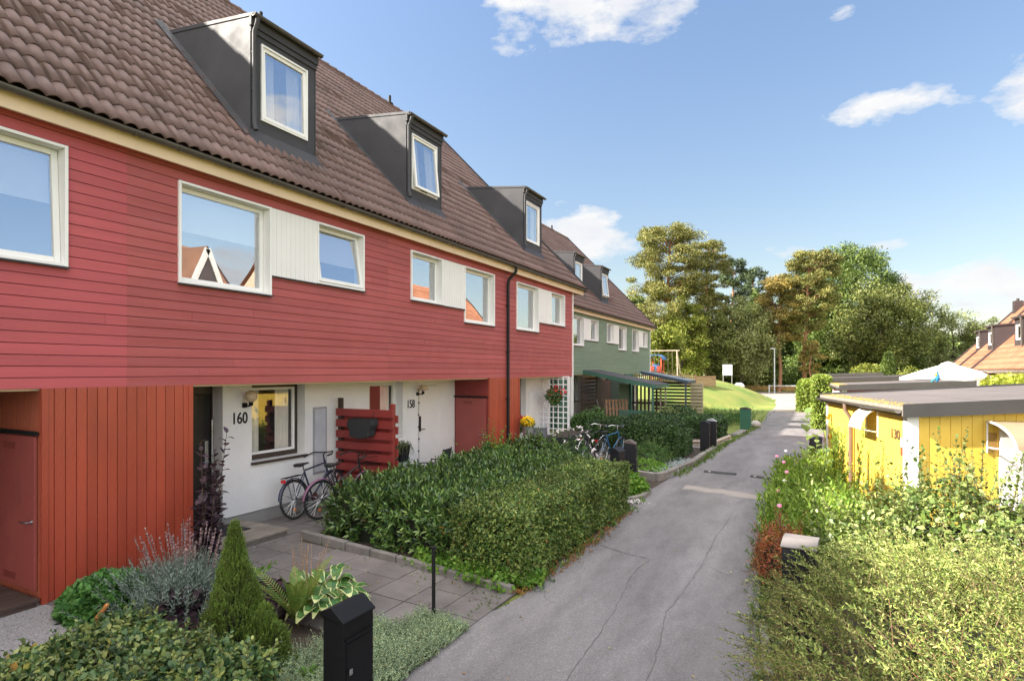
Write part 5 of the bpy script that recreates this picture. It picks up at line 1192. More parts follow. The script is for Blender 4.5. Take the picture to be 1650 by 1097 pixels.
b.add(vs, [(2*k, 2*k+1, 2*k+3, 2*k+2) for k in range(n)]); k = b.build('arched_roof', pb, r); k.modifiers.new('s', 'SOLIDIFY').thickness = .06
b = MB(); b.add([(.6, -.3, .6), (.6, .3, .6), (1.9, .3, -.1), (1.9, -.3, -.1)], [(0, 1, 2, 3)]); k = b.build('slide', pr_, r); k.modifiers.new('s', 'SOLIDIFY').thickness = .05
r = thing('climbing_net', 'pale green climbing frame at the left end of the playground', 'climbing frame', (-15.2, 55, g(-15.2, 55)-.2)); b = MB()
for k in range(6): b.tube([(-1+k*.4, 0, 0), (-1+k*.4, 0, 1.8)], .03, 6); b.tube([(-1, 0, .3+k*.3), (1, 0, .3+k*.3)], .02, 6)
b.build('bars', mat('pale_mint', (.35, .5, .4), .5), r)
# ------------------------------------------------------------------ far street furniture
def gz(x, y): return (x, y, g(x, y))
r = thing('notice_board', 'white notice board on two posts beside the far path', 'notice board', gz(-9.3, 75.0)); b = MB(); b.box(-.55, .55, -.03, .03, 1.7, 3.0); b.build('board', mat('sign_grey', (.62, .64, .68), .5), r)
for x in (-.5, .5): b = MB(); b.tube([(x, .06, -.1), (x, .06, 3.0)], .05, 8); b.build('post', steel, r)
b = MB(); b.sphere((0, 0, .25), .55, 12, 1.1, .7, .8); o = b.build('white_stone', mat('white_stone', (.75, .75, .76), .9, .1, 4, .6, 12), smooth=True); o.location = gz(-7.6, 71.5); tag(o, 'white painted stone at the foot of the notice board', 'boulder')
r = thing('street_lamp', 'slim pale street lamp in front of the pine trunks', 'street lamp', gz(-4.6, 84.5)); b = MB(); b.tube([(0, 0, 0), (0, 0, 5.9)], [.09, .06], 10); b.build('pole', mat('lamp_grey', (.5, .52, .54), .4), r, smooth=True); b = MB(); b.box(-.5, .1, -.08, .08, 5.85, 5.97); b.build('lamp_head', mat('lamp_grey', (.5, .5, .5), .4), r)
r = thing('barrier', 'low pale barrier rail across the end of the path', 'barrier', gz(-2.8, 83.8)); b = MB(); b.tube([(-2.5, 0, 1.0), (2.7, 0, 1.05)], .05, 8); b.build('rail', mat('lamp_grey', (.5, .5, .5), .4), r)
for x in (-2.4, 2.4): b = MB(); b.tube([(x, 0, -.1), (x, 0, 1.1)], .07, 8); b.build('post', mat('lamp_grey', (.5, .5, .5), .4), r)
r = thing('bollard', 'white post with a dark top at the edge of the small lawn', 'bollard', gz(-.3, 70)); b = MB(); b.tube([(0, 0, 0), (0, 0, 1.25)], .08, 10); b.build('post', white, r); b = MB(); b.box(-.12, .12, -.1, .1, 1.2, 1.4); b.build('cap', steel, r)
# ------------------------------------------------------------------ vegetation
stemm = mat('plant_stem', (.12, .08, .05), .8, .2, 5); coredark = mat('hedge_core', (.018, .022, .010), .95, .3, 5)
def zs(P): return np.array([g(p[0], p[1]) for p in P])
def put(name, label, cat, chunks, mats, loc, group=None, kind=None, core=None):
    o = soup(name, chunks, mats, loc); tag(o, label, cat, group, kind)
    return o
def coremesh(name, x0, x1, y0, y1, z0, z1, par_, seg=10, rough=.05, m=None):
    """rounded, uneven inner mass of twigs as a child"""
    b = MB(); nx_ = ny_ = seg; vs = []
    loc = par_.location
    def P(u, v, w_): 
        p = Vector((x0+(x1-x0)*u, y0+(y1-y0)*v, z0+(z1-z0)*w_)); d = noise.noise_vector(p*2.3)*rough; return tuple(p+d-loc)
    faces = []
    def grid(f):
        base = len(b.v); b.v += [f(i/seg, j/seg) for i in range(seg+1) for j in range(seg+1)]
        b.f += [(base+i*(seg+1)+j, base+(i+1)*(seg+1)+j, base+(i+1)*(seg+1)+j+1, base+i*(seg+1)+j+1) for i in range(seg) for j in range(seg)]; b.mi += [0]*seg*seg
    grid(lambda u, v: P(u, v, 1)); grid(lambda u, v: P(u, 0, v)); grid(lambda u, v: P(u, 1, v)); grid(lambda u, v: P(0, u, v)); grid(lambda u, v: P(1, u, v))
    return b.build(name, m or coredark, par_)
def boxsurf(n, x0, x1, y0, y1, z0, z1, rnd=.12, depth=.08):
    """points and normals on a box with softened edges; top+4 sides, weighted by area"""
    A = np.array([(x1-x0)*(y1-y0), (x1-x0)*(z1-z0), (x1-x0)*(z1-z0), (y1-y0)*(z1-z0), (y1-y0)*(z1-z0)]); f = rng.choice(5, n, p=A/A.sum())
    u, v = rng.uniform(0, 1, n), rng.uniform(0, 1, n)
    X = np.where(f <= 2, x0+(x1-x0)*u, np.where(f == 3, x0, x1)); Y = np.where(f == 0, y0+(y1-y0)*v, np.where(f == 1, y0, np.where(f == 2, y1, y0+(y1-y0)*u)))
    Z = np.where(f == 0, z1, z0+(z1-z0)*v)
    nn = np.array([(0, 0, 1), (0, -1, 0), (0, 1, 0), (-1, 0, 0), (1, 0, 0)], float)[f]
    P = np.stack([X, Y, Z], 1); c = np.array([(x0+x1)/2, (y0+y1)/2, 0]); h = np.array([(x1-x0)/2, (y1-y0)/2])
    # round off the edges
    q = np.maximum(0, np.abs(P[:, :2]-c[:2])-(h-rnd)); qz = np.maximum(0, P[:, 2]-(z1-rnd))
    dv = np.stack([q[:, 0]*np.sign(P[:, 0]-c[0]), q[:, 1]*np.sign(P[:, 1]-c[1]), qz], 1); L = np.linalg.norm(dv, axis=1, keepdims=True)
    P = np.where(L > rnd, P-dv*(1-rnd/np.maximum(L, 1e-6)), P); nn = nrm(nn+dv/max(rnd, 1e-3)*.8)
    nz = vnoise(P, 2.2)*.06+vnoise(P, 7, 3)*.03
    P = P+nn*(nz-rng.uniform(0, depth, n)**1.0)[:, None]
    return P, nn
lfl = leafmat('laurel_leaf', [(.018, .045, .013), (.04, .09, .02), (.085, .155, .032), (.18, .25, .06)], .15, .32, .35, 1.2, spec=.55)
lfh = leafmat('clipped_hedge_leaf', [(.025, .06, .016), (.07, .125, .025), (.14, .19, .04), (.23, .26, .07)], .22, .45, .35, 1.4)
lff = leafmat('low_hedge_leaf', [(.02, .05, .02), (.05, .095, .033), (.10, .155, .05), (.16, .20, .055), (.24, .26, .08)], .2, .4, .3, 2.5)
dry = leafmat('dry_leaf', [(.20, .09, .03), (.35, .18, .05), (.12, .06, .03)], .15)
bright = leafmat('bright_leaf', [(.07, .16, .02), (.12, .24, .03), (.20, .30, .05)], .35, .5, .25, 3)
# laurel hedge
lx0, lx1, ly0, ly1 = -7.05, -4.25, 6.95, 12.3
n = 2600; x = rng.uniform(lx0+.05, lx1, n); y = rng.uniform(ly0+.05, ly1, n); hh = .62+.10*vnoise(np.stack([x, y, y*0], 1), 1.3)+rng.uniform(-.1, .06, n)
B = np.stack([x, y, hh+.04], 1); D = np.stack([rng.normal(0, .28, n), rng.normal(0, .28, n), np.ones(n)], 1)
l1, s1 = shoots(B, D, rng.uniform(.18, .38, n), 13, .125, .038, R(42), 0, 6, 0, .3, .004)
P, nn = boxsurf(3200, lx0+.08, lx1, ly0-.08, ly1, .06, .74, .15, .1); m_ = nn[:, 2] < .6; P, nn = P[m_], nn[m_]
l2, s2 = shoots(P-nn*.12, nn+np.array([0, 0, .75])+rng.normal(0, .3, P.shape), rng.uniform(.14, .3, len(P)), 10, .12, .037, R(50), .1, 6, 0, .3, .004)
k = rng.random(len(l2)) < .006
hd = put('laurel_hedge', 'big glossy dark green laurel hedge between the slab walkway and the door of 158', 'hedge', [(l1, 0), (l2[~k], 0), (l2[k], 1), (s1, 2), (s2, 2)], [lfl, dry, stemm], (-5.6, 9.6, .1))
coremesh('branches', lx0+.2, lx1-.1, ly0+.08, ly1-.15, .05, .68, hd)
# clipped hedge
P, nn = boxsurf(60000, -4.4, -3.28, 6.62, 11.5, .08, .97, .12, .10)
lv = cloudleaves(P, nn, .048, .028, 4, .5); l3, s3 = shoots(P[:900], nn[:900]+rng.normal(0, .3, (900, 3))+np.array([0, 0, .4]), .12, 7, .05, .028, R(50), 0, 4)
k = rng.random(len(lv)) < .012
hd = put('clipped_hedge', 'clipped box-shaped hedge of small leaves along the road, in front of the laurel', 'hedge', [(lv[~k], 0), (lv[k], 1), (l3, 0), (s3, 2)], [lfh, dry, stemm], (-3.85, 9, .0))
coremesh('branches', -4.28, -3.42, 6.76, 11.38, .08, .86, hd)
# dark clipped hedges farther along
lfd = leafmat('dark_hedge_leaf', [(.015, .035, .012), (.035, .07, .02), (.07, .125, .035)], .15, .5, .4, 1.1)
P, nn = boxsurf(42000, -6.9, -3.65, 18.1, 20.8, .05, 1.14, .45, .12); lv = cloudleaves(P, nn, .065, .04, 4)
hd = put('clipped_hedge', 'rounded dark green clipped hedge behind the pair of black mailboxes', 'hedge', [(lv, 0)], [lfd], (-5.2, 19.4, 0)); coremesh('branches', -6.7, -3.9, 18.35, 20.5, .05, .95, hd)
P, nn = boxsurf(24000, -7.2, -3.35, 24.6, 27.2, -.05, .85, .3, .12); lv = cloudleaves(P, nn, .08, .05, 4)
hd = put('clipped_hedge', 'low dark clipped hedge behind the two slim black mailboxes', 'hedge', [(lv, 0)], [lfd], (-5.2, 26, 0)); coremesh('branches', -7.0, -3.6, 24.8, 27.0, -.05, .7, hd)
# low hedge in the near left corner
P, nn = boxsurf(26000, -5.6, -3.62, 1.2, 3.22, .05, .63, .25, .10); P[:, 2] += .04*vnoise(P, 1.7, 5)
lv = cloudleaves(P, nn, .062, .043, 6, .7, .7); k = rng.random(len(lv)) < .012; l3, s3 = shoots(P[:500], nn[:500]*.4+rng.normal(0, .4, (500, 3))+np.array([0, 0, .6]), .16, 7, .055, .035, R(60), 0, 6)
yl = leafmat('yellowing_leaf', [(.45, .32, .03), (.30, .30, .05), (.4, .2, .04)], .25)
hd = put('low_hedge', 'low spreading hedge with small round leaves in the near left corner', 'hedge', [(lv[~k], 0), (lv[k], 1), (l3, 0), (s3, 2)], [lff, yl, stemm], (-4.9, 2.3, .1)); coremesh('branches', -5.42, -3.82, 1.3, 3.03, .05, .48, hd)
# dwarf conifer
def conifer(label, c, h, r0, n, m, core=True, name='dwarf_conifer', L=.026, W=.009, sl=.10, nl=20):
    t = rng.uniform(0, 1, n)**.8; a = rng.uniform(0, 6.283, n); prof = r0*(1-t)**1.05*(1+.13*np.sin(a*3+t*11))+.01
    B = np.stack([prof*np.cos(a)*.9, prof*np.sin(a)*.9, t*h*.97], 1)+np.array(c); D = np.stack([np.cos(a)*.55*(1-t*.8), np.sin(a)*.55*(1-t*.8), np.ones(n)*1.1], 1)+rng.normal(0, .15, (n, 3))
    l, s = shoots(B, D, sl*rng.uniform(.7, 1.3, n), nl, L, W, R(38), 0, 4, 0, .4, .003)
    o = put(name, label, 'conifer', [(l, 0), (s, 1)], [m, stemm], c)
    b = MB(); b.lathe((0, 0, 0), [(r0*.80*(1-k/9)**1.1, h*.93*k/9) for k in range(10)], 14); b.build('branches', coredark, o); return o
cf = leafmat('conifer_needle', [(.07, .14, .018), (.13, .21, .03), (.21, .29, .05)], .25, .5, .3, 6)
conifer('small cone-shaped dwarf conifer in the flower bed beside the variegated hosta', (-4.92, 3.74, .06), 1.24, .34, 2600, cf)
conifer('little round conifer shoot at the right foot of the cone-shaped one', (-4.55, 3.78, .05), .5, .28, 900, cf)
# purple-leaved shrub
pu = leafmat('purple_leaf', [(.030, .018, .024), (.05, .03, .04), (.085, .055, .065)], .15, .45, .3, 4)
B = np.array([(-7.15, 5.02, .2)]*16)+rng.normal(0, .06, (16, 3))*[1, 1, 0]; D = rng.normal(0, .075, (16, 3)); D[:, 2] = 1; Ln = np.array([1.8, 1.7, 1.5, 1.3, 1.25]+[random.uniform(.5, 1.1) for _ in range(11)])
l, s = shoots(B, D, Ln, 30, .16, .12, R(75), 0, 6, .06, .45, .009, jit=.35)
put('purple_shrub', 'tall slender shrub with dark purple leaves beside the black door', 'shrub', [(l, 0), (s, 1)], [pu, stemm], (-7.15, 5.02, .1))
# lavender
la = leafmat('lavender_leaf', [(.10, .14, .11), (.16, .20, .16), (.22, .26, .22)], .1, .8, .25, 5); ls_ = leafmat('lavender_flower', [(.30, .20, .17), (.22, .16, .18)], .1)
n = 620; x = rng.normal(0, .42, n); y = rng.normal(0, .34, n); rr = np.sqrt((x/.9)**2+(y/.75)**2); B = np.stack([-6.35+x*.6, 4.12+y*.6, .1+0*x], 1); D = np.stack([x*.9, y*.9, np.ones(n)*.9], 1)
l, s = shoots(B, D, rng.uniform(.38, .62, n), 26, .055, .011, R(40), 0, 4, .2, .2, .002)
m_ = slice(0, 46); l2, s2 = shoots(B[m_]+np.array([-.1, .15, .3]), D[m_]*[.6, .6, 1], rng.uniform(.42, .62, 46), 16, .028, .02, R(35), 0, 4, .62, 0, .0022)
put('lavender', 'grey-green lavender clump with faded flower spikes at the red storage wall', 'perennial', [(l, 0), (s, 0), (l2, 1), (s2, 1)], [la, ls_], (-6.35, 4.12, .1))
# cranesbill mound
P = rdir(9000); P[:, 2] = np.abs(P[:, 2]); Q = P*rng.uniform(.82, 1, (9000, 1))*[.56, .46, .42]+np.array([-6.95, 3.72, .1]); Q += .04*P*vnoise(Q, 6)[:, None]
gl = leafmat('cranesbill_leaf', [(.03, .09, .02), (.06, .15, .03), (.10, .21, .05)], .25, .55, .3, 5)
hd = put('cranesbill', 'round mound of fresh green cranesbill leaves at the deck corner', 'perennial', [(cloudleaves(Q, P, .07, .05, 6, .9, .5), 0)], [gl], (-6.95, 3.72, .1)); coremesh('stems', -7.3, -6.6, 3.4, 4.0, .1, .33, hd)
# dark heuchera
for c, lab, nn_, rr in (((-6.0, 3.95, .1), 'dark purple-black foliage plant under the lavender', 320, .30), ((-5.45, 4.55, .08), 'dark purple-leaved plant between the conifer and the hosta', 380, .30)):
    d = rdir(nn_); d[:, 2] = np.abs(d[:, 2]); put('heuchera', lab, 'perennial', [(cloudleaves(np.array(c)+d*rr*[1, 1, 1.0], d, .10, .085, 6, .9, .5), 0)], [leafmat('heuchera_leaf', [(.02, .012, .016), (.045, .025, .032)], .1, .4)], c, 'dark-leaved foliage plants')
# hosta
hg = leafmat('hosta_green', [(.04, .11, .035), (.08, .17, .04)], .2, .4, .2, 6); hc = leafmat('hosta_cream', [(.45, .50, .20), (.60, .60, .30)], .3, .4, 0)
def bigleaf(base, d, L, W, droop, n=7):
    """curved leaf as a strip of quads: returns margin array and inner array"""
    d = Vector(d).normalized(); side = d.cross(Vector((0, 0, 1))).normalized(); out = []; inn = []
    pts = []
    for i in range(n+1):
        t = i/n; w_ = W*.5*math.sin(math.pi*min(1, t*.93+.05))**.7*(1-.25*t); p = Vector(base)+d*L*t+Vector((0, 0, L*(.35*math.sin(t*2.2)-droop*t*t))); pts.append((p, w_))
    for (p, a), (q, b_) in zip(pts, pts[1:]):
        for s in (-1, 1):
            e = Vector((0, 0, .12))
            out.append([p, p+(side*s+e)*a, q+(side*s+e)*b_, q]); u = Vector((0, 0, .004)); inn.append([p+u, p+u+(side*s+e)*a*.80, q+u+(side*s+e)*b_*.80, q+u])
    return np.array([[tuple(v) for v in f] for f in out]), np.array([[tuple(v) for v in f] for f in inn[1:-2]])
def hosta(label, c, n, L, gm, cm, variegated=True):
    O = []; I = []
    for i in range(n):
        a = i*2.4; el = random.uniform(.1, 1.2); r = .06+.12*random.random(); st = random.uniform(.12, .30)
        base = (c[0]+math.cos(a)*st, c[1]+math.sin(a)*st, c[2]+.10+.22*el*random.random()); o_, i_ = bigleaf(base, (math.cos(a), math.sin(a), .25*el), L*random.uniform(.7, 1.1), L*.62*random.uniform(.8, 1.1), random.uniform(.3, .9)); O.append(o_); I.append(i_)
    return put('hosta', label, 'perennial', [(np.concatenate(O), 0), (np.concatenate(I), 1)], [cm if variegated else gm, gm], c)
hosta('hosta with cream-edged green leaves, to the right of the fern', (-4.78, 4.85, .08), 46, .27, hg, hc)
hosta('second clump of cream-edged hosta leaves behind the fern', (-5.15, 5.0, .08), 36, .25, hg, hc)
# fern
def fern(label, c, n=11, H=.62):
    Ls = []; S = []
    fm_ = leafmat('fern_leaf', [(.09, .17, .03), (.14, .22, .04), (.20, .22, .05)], .35, .5, .2, 5)
    for i in range(n):
        a = i*2.4+random.uniform(-.3, .3); sp = random.uniform(.25, .75); L = H*random.uniform(.8, 1.15); m = 30; P = []
        for k in range(m+1):
            t = k/m; P.append(np.array([c[0]+math.cos(a)*L*sp*t**1.3, c[1]+math.sin(a)*L*sp*t**1.3, c[2]+L*(t-.22*t**3)]))
        P = np.array(P); tg = nrm(np.gradient(P, axis=0)); side = nrm(np.cross(tg, np.array([-math.sin(a), math.cos(a), .0])*0+np.array([math.cos(a), math.sin(a), .6]))); side = nrm(np.cross(tg, np.cross(tg, [math.cos(a), math.sin(a), 1.2]))*0+np.array([-math.sin(a), math.cos(a), 0]))
        for s in (-1, 1):
            w_ = .10*np.sin(math.pi*np.linspace(.08, .97, m+1))**.8; d = nrm(side*s+tg*.45); nn = nrm(np.cross(d, tg))*s
            Ls.append(leafarr(P[4:], d[4:], nn[4:], w_[4:], .018+0*w_[4:], 4, .1))
        for k in range(0, m, 3):
            q = side[k]*.004; S.append([P[k]-q, P[k]+q, P[min(k+3, m)]+q, P[min(k+3, m)]-q])
    put('fern', label, 'fern', [(np.concatenate(Ls), 0), (np.array(S), 1)], [fm_, leafmat('fern_stalk', [(.22, .14, .04), (.2, .2, .05)], .1)], c)
fern('shuttlecock fern with upright feathery fronds in front of the hosta', (-4.85, 4.45, .08), 13, .72)
# faded flower stalks
n = 16; B = np.stack([rng.uniform(-5.5, -5.2, n), rng.uniform(4.9, 5.1, n), np.full(n, .12)], 1); D = rng.normal(0, .22, (n, 3)); D[:, 2] = 1
l, s = shoots(B, D, rng.uniform(.5, .75, n), 44, .03, .014, R(28), 0, 4, .45, .6, .003); put('astilbe', 'group of dry brown flower stalks rising behind the hosta', 'perennial', [(l, 0), (s, 0)], [leafmat('dry_stalk', [(.32, .20, .11), (.40, .25, .16)], .1)], (-5.4, 5.0, .1))
# small green plants in front of the conifer
for c, lab, q in (((-4.1, 3.3, .05), 'bright green leafy seedling clump at the front of the bed', .17), ((-3.95, 3.75, .05), 'small dark green clump in the bare soil beside the black mailbox', .13), ((-4.25, 2.95, .05), 'yellow-green leafy clump at the corner of the low hedge', .16), ((-6.35, 4.9, .15), 'loose green plant at the foot of the purple shrub', .28)):
    n = 26; B = np.tile(np.array(c), (n, 1))+rng.normal(0, q*.35, (n, 3))*[1, 1, 0]; D = rng.normal(0, .7, (n, 3)); D[:, 2] = .8; l, s = shoots(B, D, rng.uniform(.6, 1.2, n)*q, 7, .085, .045, R(55), .2, 6, .2); put('leafy_plant', lab, 'perennial', [(l, 0), (s, 1)], [bright, stemm], c, 'small leafy plants in the near bed')
# silvery ground cover
si = leafmat('silver_leaf', [(.13, .19, .12), (.21, .29, .18), (.28, .34, .20), (.32, .32, .15)], .15, .8, .25, 3)
n = 11000; x = rng.uniform(-4.35, -3.28, n); y = rng.uniform(2.2, 5.35, n); keep = ~((x < -3.85) & (y > 4.85)) & ~((x < -3.8) & (y > 3.3) & (y < 4.7) & (rng.random(n) < .6))
x, y = x[keep], y[keep]; edge = np.minimum(np.minimum((-3.26-x)/.15, (5.37-y)/.15), 1); B = np.stack([x, y, .02+.02*edge], 1); D = rng.normal(0, .55, (len(x), 3)); D[:, 2] = 1
l, s = shoots(B, D, (.06+.13*np.maximum(edge, .2))*rng.uniform(.8, 1.2, len(x)), 16, .020, .010, R(55), 0, 4, .15, .2, .0015)
put('silver_ground_cover', 'low silvery grey-green ground cover around the tall black mailbox', 'ground cover', [(l, 0), (s, 0)], [si], (-3.8, 4, 0), kind='stuff')
# greenery at the foot of the hedges, weeds along the edges
wd = leafmat('weed_leaf', [(.05, .11, .02), (.09, .17, .03), (.18, .20, .05)], .3)
def strip(name, label, pts, n, H, m, spread=.12, L=.06, W=.03, kind='stuff', nl=7, cat='weeds'):
    pts = np.array(pts, float); seg = rng.integers(0, len(pts)-1, n); t = rng.random(n)[:, None]; P = pts[seg]*(1-t)+pts[seg+1]*t+rng.normal(0, spread, (n, 2)); B = np.concatenate([P, zs(P)[:, None]+.01], 1)
    D = rng.normal(0, .6, (n, 3)); D[:, 2] = 1; l, s = shoots(B, D, H*rng.uniform(.4, 1.2, n), nl, L, W, R(50), .15, 4, .1, .3, .002); return put(name, label, cat, [(l, 0), (s, 0)], m, (pts[0][0], pts[0][1], 0), kind=kind)
strip('climbing_greenery', 'bright green creeping leaves at the foot of the hedge by the walkway', [(-5.0, 6.72), (-4.2, 6.62), (-3.5, 6.55), (-3.2, 6.9)], 300, .3, [bright], .09, .07, .055)
strip('weeds', 'dry brown and green weeds under the clipped hedge', [(-4.4, 6.6), (-3.3, 6.5), (-3.15, 8), (-3.2, 9.6), (-3.25, 11.4)], 420, .14, [dry], .06, .04, .012)
strip('weeds', 'green weeds along the left road edge', [(-3.2, 7), (-3.2, 9), (-3.25, 11), (-3.25, 12.4)], 120, .16, [wd], .06)
strip('weeds', 'weeds along the kerb by the silvery bed and farther on', [(-3.2, 15.5), (-3.05, 18), (-3.0, 20), (-2.95, 23), (-2.7, 27), (-2.5, 31.5)], 420, .2, [wd], .07, .07, .03)
strip('weeds', 'small weeds in the joints of the slab walkway', [(-6.8, 6.4), (-3.5, 6.3), (-3.4, 5.6)], 70, .06, [wd], .1, .03, .012)
strip('weeds', 'dark moss and weeds where the ground cover meets the asphalt', [(-3.35, 3), (-3.33, 4.2), (-3.38, 5.4)], 200, .07, [leafmat('moss_leaf', [(.05, .05, .015), (.09, .07, .02)], .1)], .04, .025, .01)
# plants near door 158 and the last red house
def bush(name, label, c, rad, n, m, L=.07, W=.04, k=4, cat='shrub', sh=0, group=None, shl=.35, core=.72, up=.5):
    d = rdir(n); d[:, 2] = np.abs(d[:, 2])*1.0; P = np.array(c)+d*rng.uniform(.7, 1.0, (n, 1))*np.array(rad); P += d*(vnoise(P, 2.5/max(rad[0], .2))*.28*rad[0])[:, None]
    ch = [(cloudleaves(P, d, L, W, k, up), 0)]; mats = [m]
    if sh:
        q = rng.integers(0, n, sh); l, s = shoots(P[q], d[q]*.6+rng.normal(0, .25, (sh, 3))+np.array([0, 0, .8]), rng.uniform(.5, 1.2, sh)*shl, 11, L, W, R(52), .08, k); ch += [(l, 0), (s, 1)]; mats.append(stemm)
    o = put(name, label, cat, ch, mats, c, group)
    if core:
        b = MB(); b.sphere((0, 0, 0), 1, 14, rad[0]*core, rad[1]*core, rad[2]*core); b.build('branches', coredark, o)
    return o
bush('rhododendron', 'dark rounded rhododendron at the foot of the black downpipe', (-6.75, 14.5, .15), (.95, .95, .84), 5200, lfl, .11, .04, 6, sh=60)
bush('climbing_shrub', 'light green leggy shrub in front of the red storage door of 158', (-6.95, 12.5, .2), (.55, .5, .85), 1500, bright, .07, .05, 6, sh=40, shl=.8, core=.4)
bush('leafy_shrub', 'tall dark shrub in front of the white trellis', (-6.9, 19.2, .1), (.95, .9, 1.35), 5200, lf_mid, .09, .05, 4, sh=80, core=.7)
bush('rose_bush', 'white and pale pink roses in front of the two parked bicycles', (-6.15, 15.6, .05), (.55, .6, .85), 900, lf_mid, .06, .04, 4, sh=30, core=.3)
n = 34; d = rdir(n); d[:, 2] = np.abs(d[:, 2]); P = np.array((-6.15, 15.6, .3))+d*[.7, .8, .95]; FL = np.concatenate([cloudleaves(np.repeat(P, 8, 0)+rng.normal(0, .015, (n*8, 3)), np.repeat(d, 8, 0), .05, .045, 4)])
put('rose_flowers', 'scattered white and pink rose blooms above the rose bush', 'flowers', [(FL, 0)], [whf], (-6.15, 15.6, .3), kind='stuff')
bush('garden_perennials', 'leafy green plants in the corner bed by the black mailbox pair', (-3.72, 13.0, .05), (.38, .45, .38), 900, bright, .12, .08, 6, cat='perennial', core=.5)
bush('garden_perennials', 'feathery green perennials in front of the rounded dark hedge', (-4.35, 17.2, .1), (.6, 1.2, .55), 3600, lf_mid, .07, .02, 4, cat='perennial', sh=120, core=.5)
bush('garden_perennials', 'low light green leaves behind the silvery kerb planting', (-4.1, 15.7, .1), (.7, .8, .28), 1800, bright, .06, .04, 4, cat='perennial', core=.6)
strip('silver_plants', 'silver-leaved plants spilling over the kerb beside the road', [(-3.65, 15.1), (-3.5, 16.2), (-3.35, 17.9)], 520, .24, [leafmat('dusty_silver', [(.30, .36, .35), (.42, .47, .46)], .1, .8)], .13, .06, .02, cat='perennial')
strip('white_flowers', 'small white flowering ground cover at the corner bed', [(-3.6, 12.05), (-3.3, 12.2)], 200, .09, [whf, ], .1, .025, .02, cat='flowers')
bush('climbing_shrub', 'pale green bush at the outer corner of the nearer shelter', (-5.9, 27.2, -.1), (.7, .6, 1.2), 2600, leafmat('pale_leaf', [(.12, .17, .05), (.2, .24, .09)], .3), .1, .05, 4, sh=50)
bush('leafy_shrub', 'dark wild bush between the two shelters', (-6.3, 31.5, -.1), (1.0, 1.6, 1.0), 5000, lfd, .12, .07, 4, sh=60)
strip('wild_plants', 'tall wild plants in front of the farther shelter', [(-6.8, 29.5), (-5.2, 30.5), (-4.0, 33), (-3.6, 36)], 520, .95, [lf_mid], .45, .12, .05, nl=12)
strip('wild_plants', 'tall grassy plants along the lawn edge by the road', [(-7.4, 40), (-5.5, 39), (-3.6, 38)], 300, .8, [wd], .3, .13, .03, nl=9)
LB, dl = leaf_litter
o = soup('fallen_leaves', [(leafarr(LB, dl, np.tile([0., 0., 1.], (len(LB), 1)), rng.uniform(.015, .045, len(LB)), rng.uniform(.01, .03, len(LB)), 4, .2), 0)], [leafmat('litter', [(.20, .11, .04), (.32, .24, .06), (.12, .08, .05), (.35, .3, .12)], 0)], (-2, 10, 0)); tag(o, 'small dry leaves scattered on the road and the slabs', 'leaves', kind='stuff')
# ------------------------------------------------------------------ right-hand planting
sp1 = leafmat('spirea_leaf', [(.06, .10, .025), (.16, .22, .05), (.30, .35, .09), (.44, .44, .16)], .32, .55, .5, 1.9)
n = 5200; x = rng.uniform(-.25, 4.4, n); y = rng.uniform(2.2, 7.3, n)
def dome(x, y): return 1.30*np.clip(1-np.abs((x-1.92)/2.35)**3, 0, 1)**.5*np.clip(1-np.abs((y-4.6)/2.9)**3, 0, 1)**.5
h = dome(x, y); zb = h*rng.uniform(.5, .95, n)+.20*vnoise(np.stack([x, y, 0*x], 1), 1.3)+.03; B = np.stack([x, y, zb], 1)
gx = (dome(x+.05, y)-dome(x-.05, y))/.1; gy = (dome(x, y+.05)-dome(x, y-.05))/.1
D = np.stack([-gx*.8, -gy*.8, np.ones(n)*.8], 1)+rng.normal(0, .45, (n, 3)); near = h > .05
l, s = shoots(B[near], D[near], rng.uniform(.15, .6, near.sum()), 30, .036, .013, R(55), .22, 4, .05, .3, .0025)
hd = put('spirea_shrub', 'huge airy shrub with tiny pale leaves filling the near right corner', 'shrub', [(l, 0), (s, 1)], [sp1, leafmat('red_twig', [(.20, .10, .06), (.14, .09, .05)], 0)], (1.7, 4.6, 0))
n = 190; x = np.concatenate([rng.uniform(.05, .8, 80), rng.uniform(.8, 3.5, 110)]); y = rng.uniform(4.4, 7.0, n); B = np.stack([x, y, dome(x, y)*.9], 1); D = np.stack([rng.normal(-.3, .5, n), rng.normal(.1, .4, n), np.full(n, .7)], 1)
l, s = shoots(B, D, rng.uniform(.5, .9, n), 44, .038, .014, R(62), .45, 4, .05, .2, .003); o = soup('long_shoots', [(l, 0), (s, 1)], [sp1, stemm], (0, 0, 0)); o.parent = hd; o.location = (0, 0, 0); o.data.transform(Matrix.Translation((-1.7, -4.6, 0)))
coremesh('branches', .75, 3.7, 2.9, 6.2, 0, .62, hd, rough=.12, m=mat('twig_mass', (.03, .035, .015), .95, .3, 5))
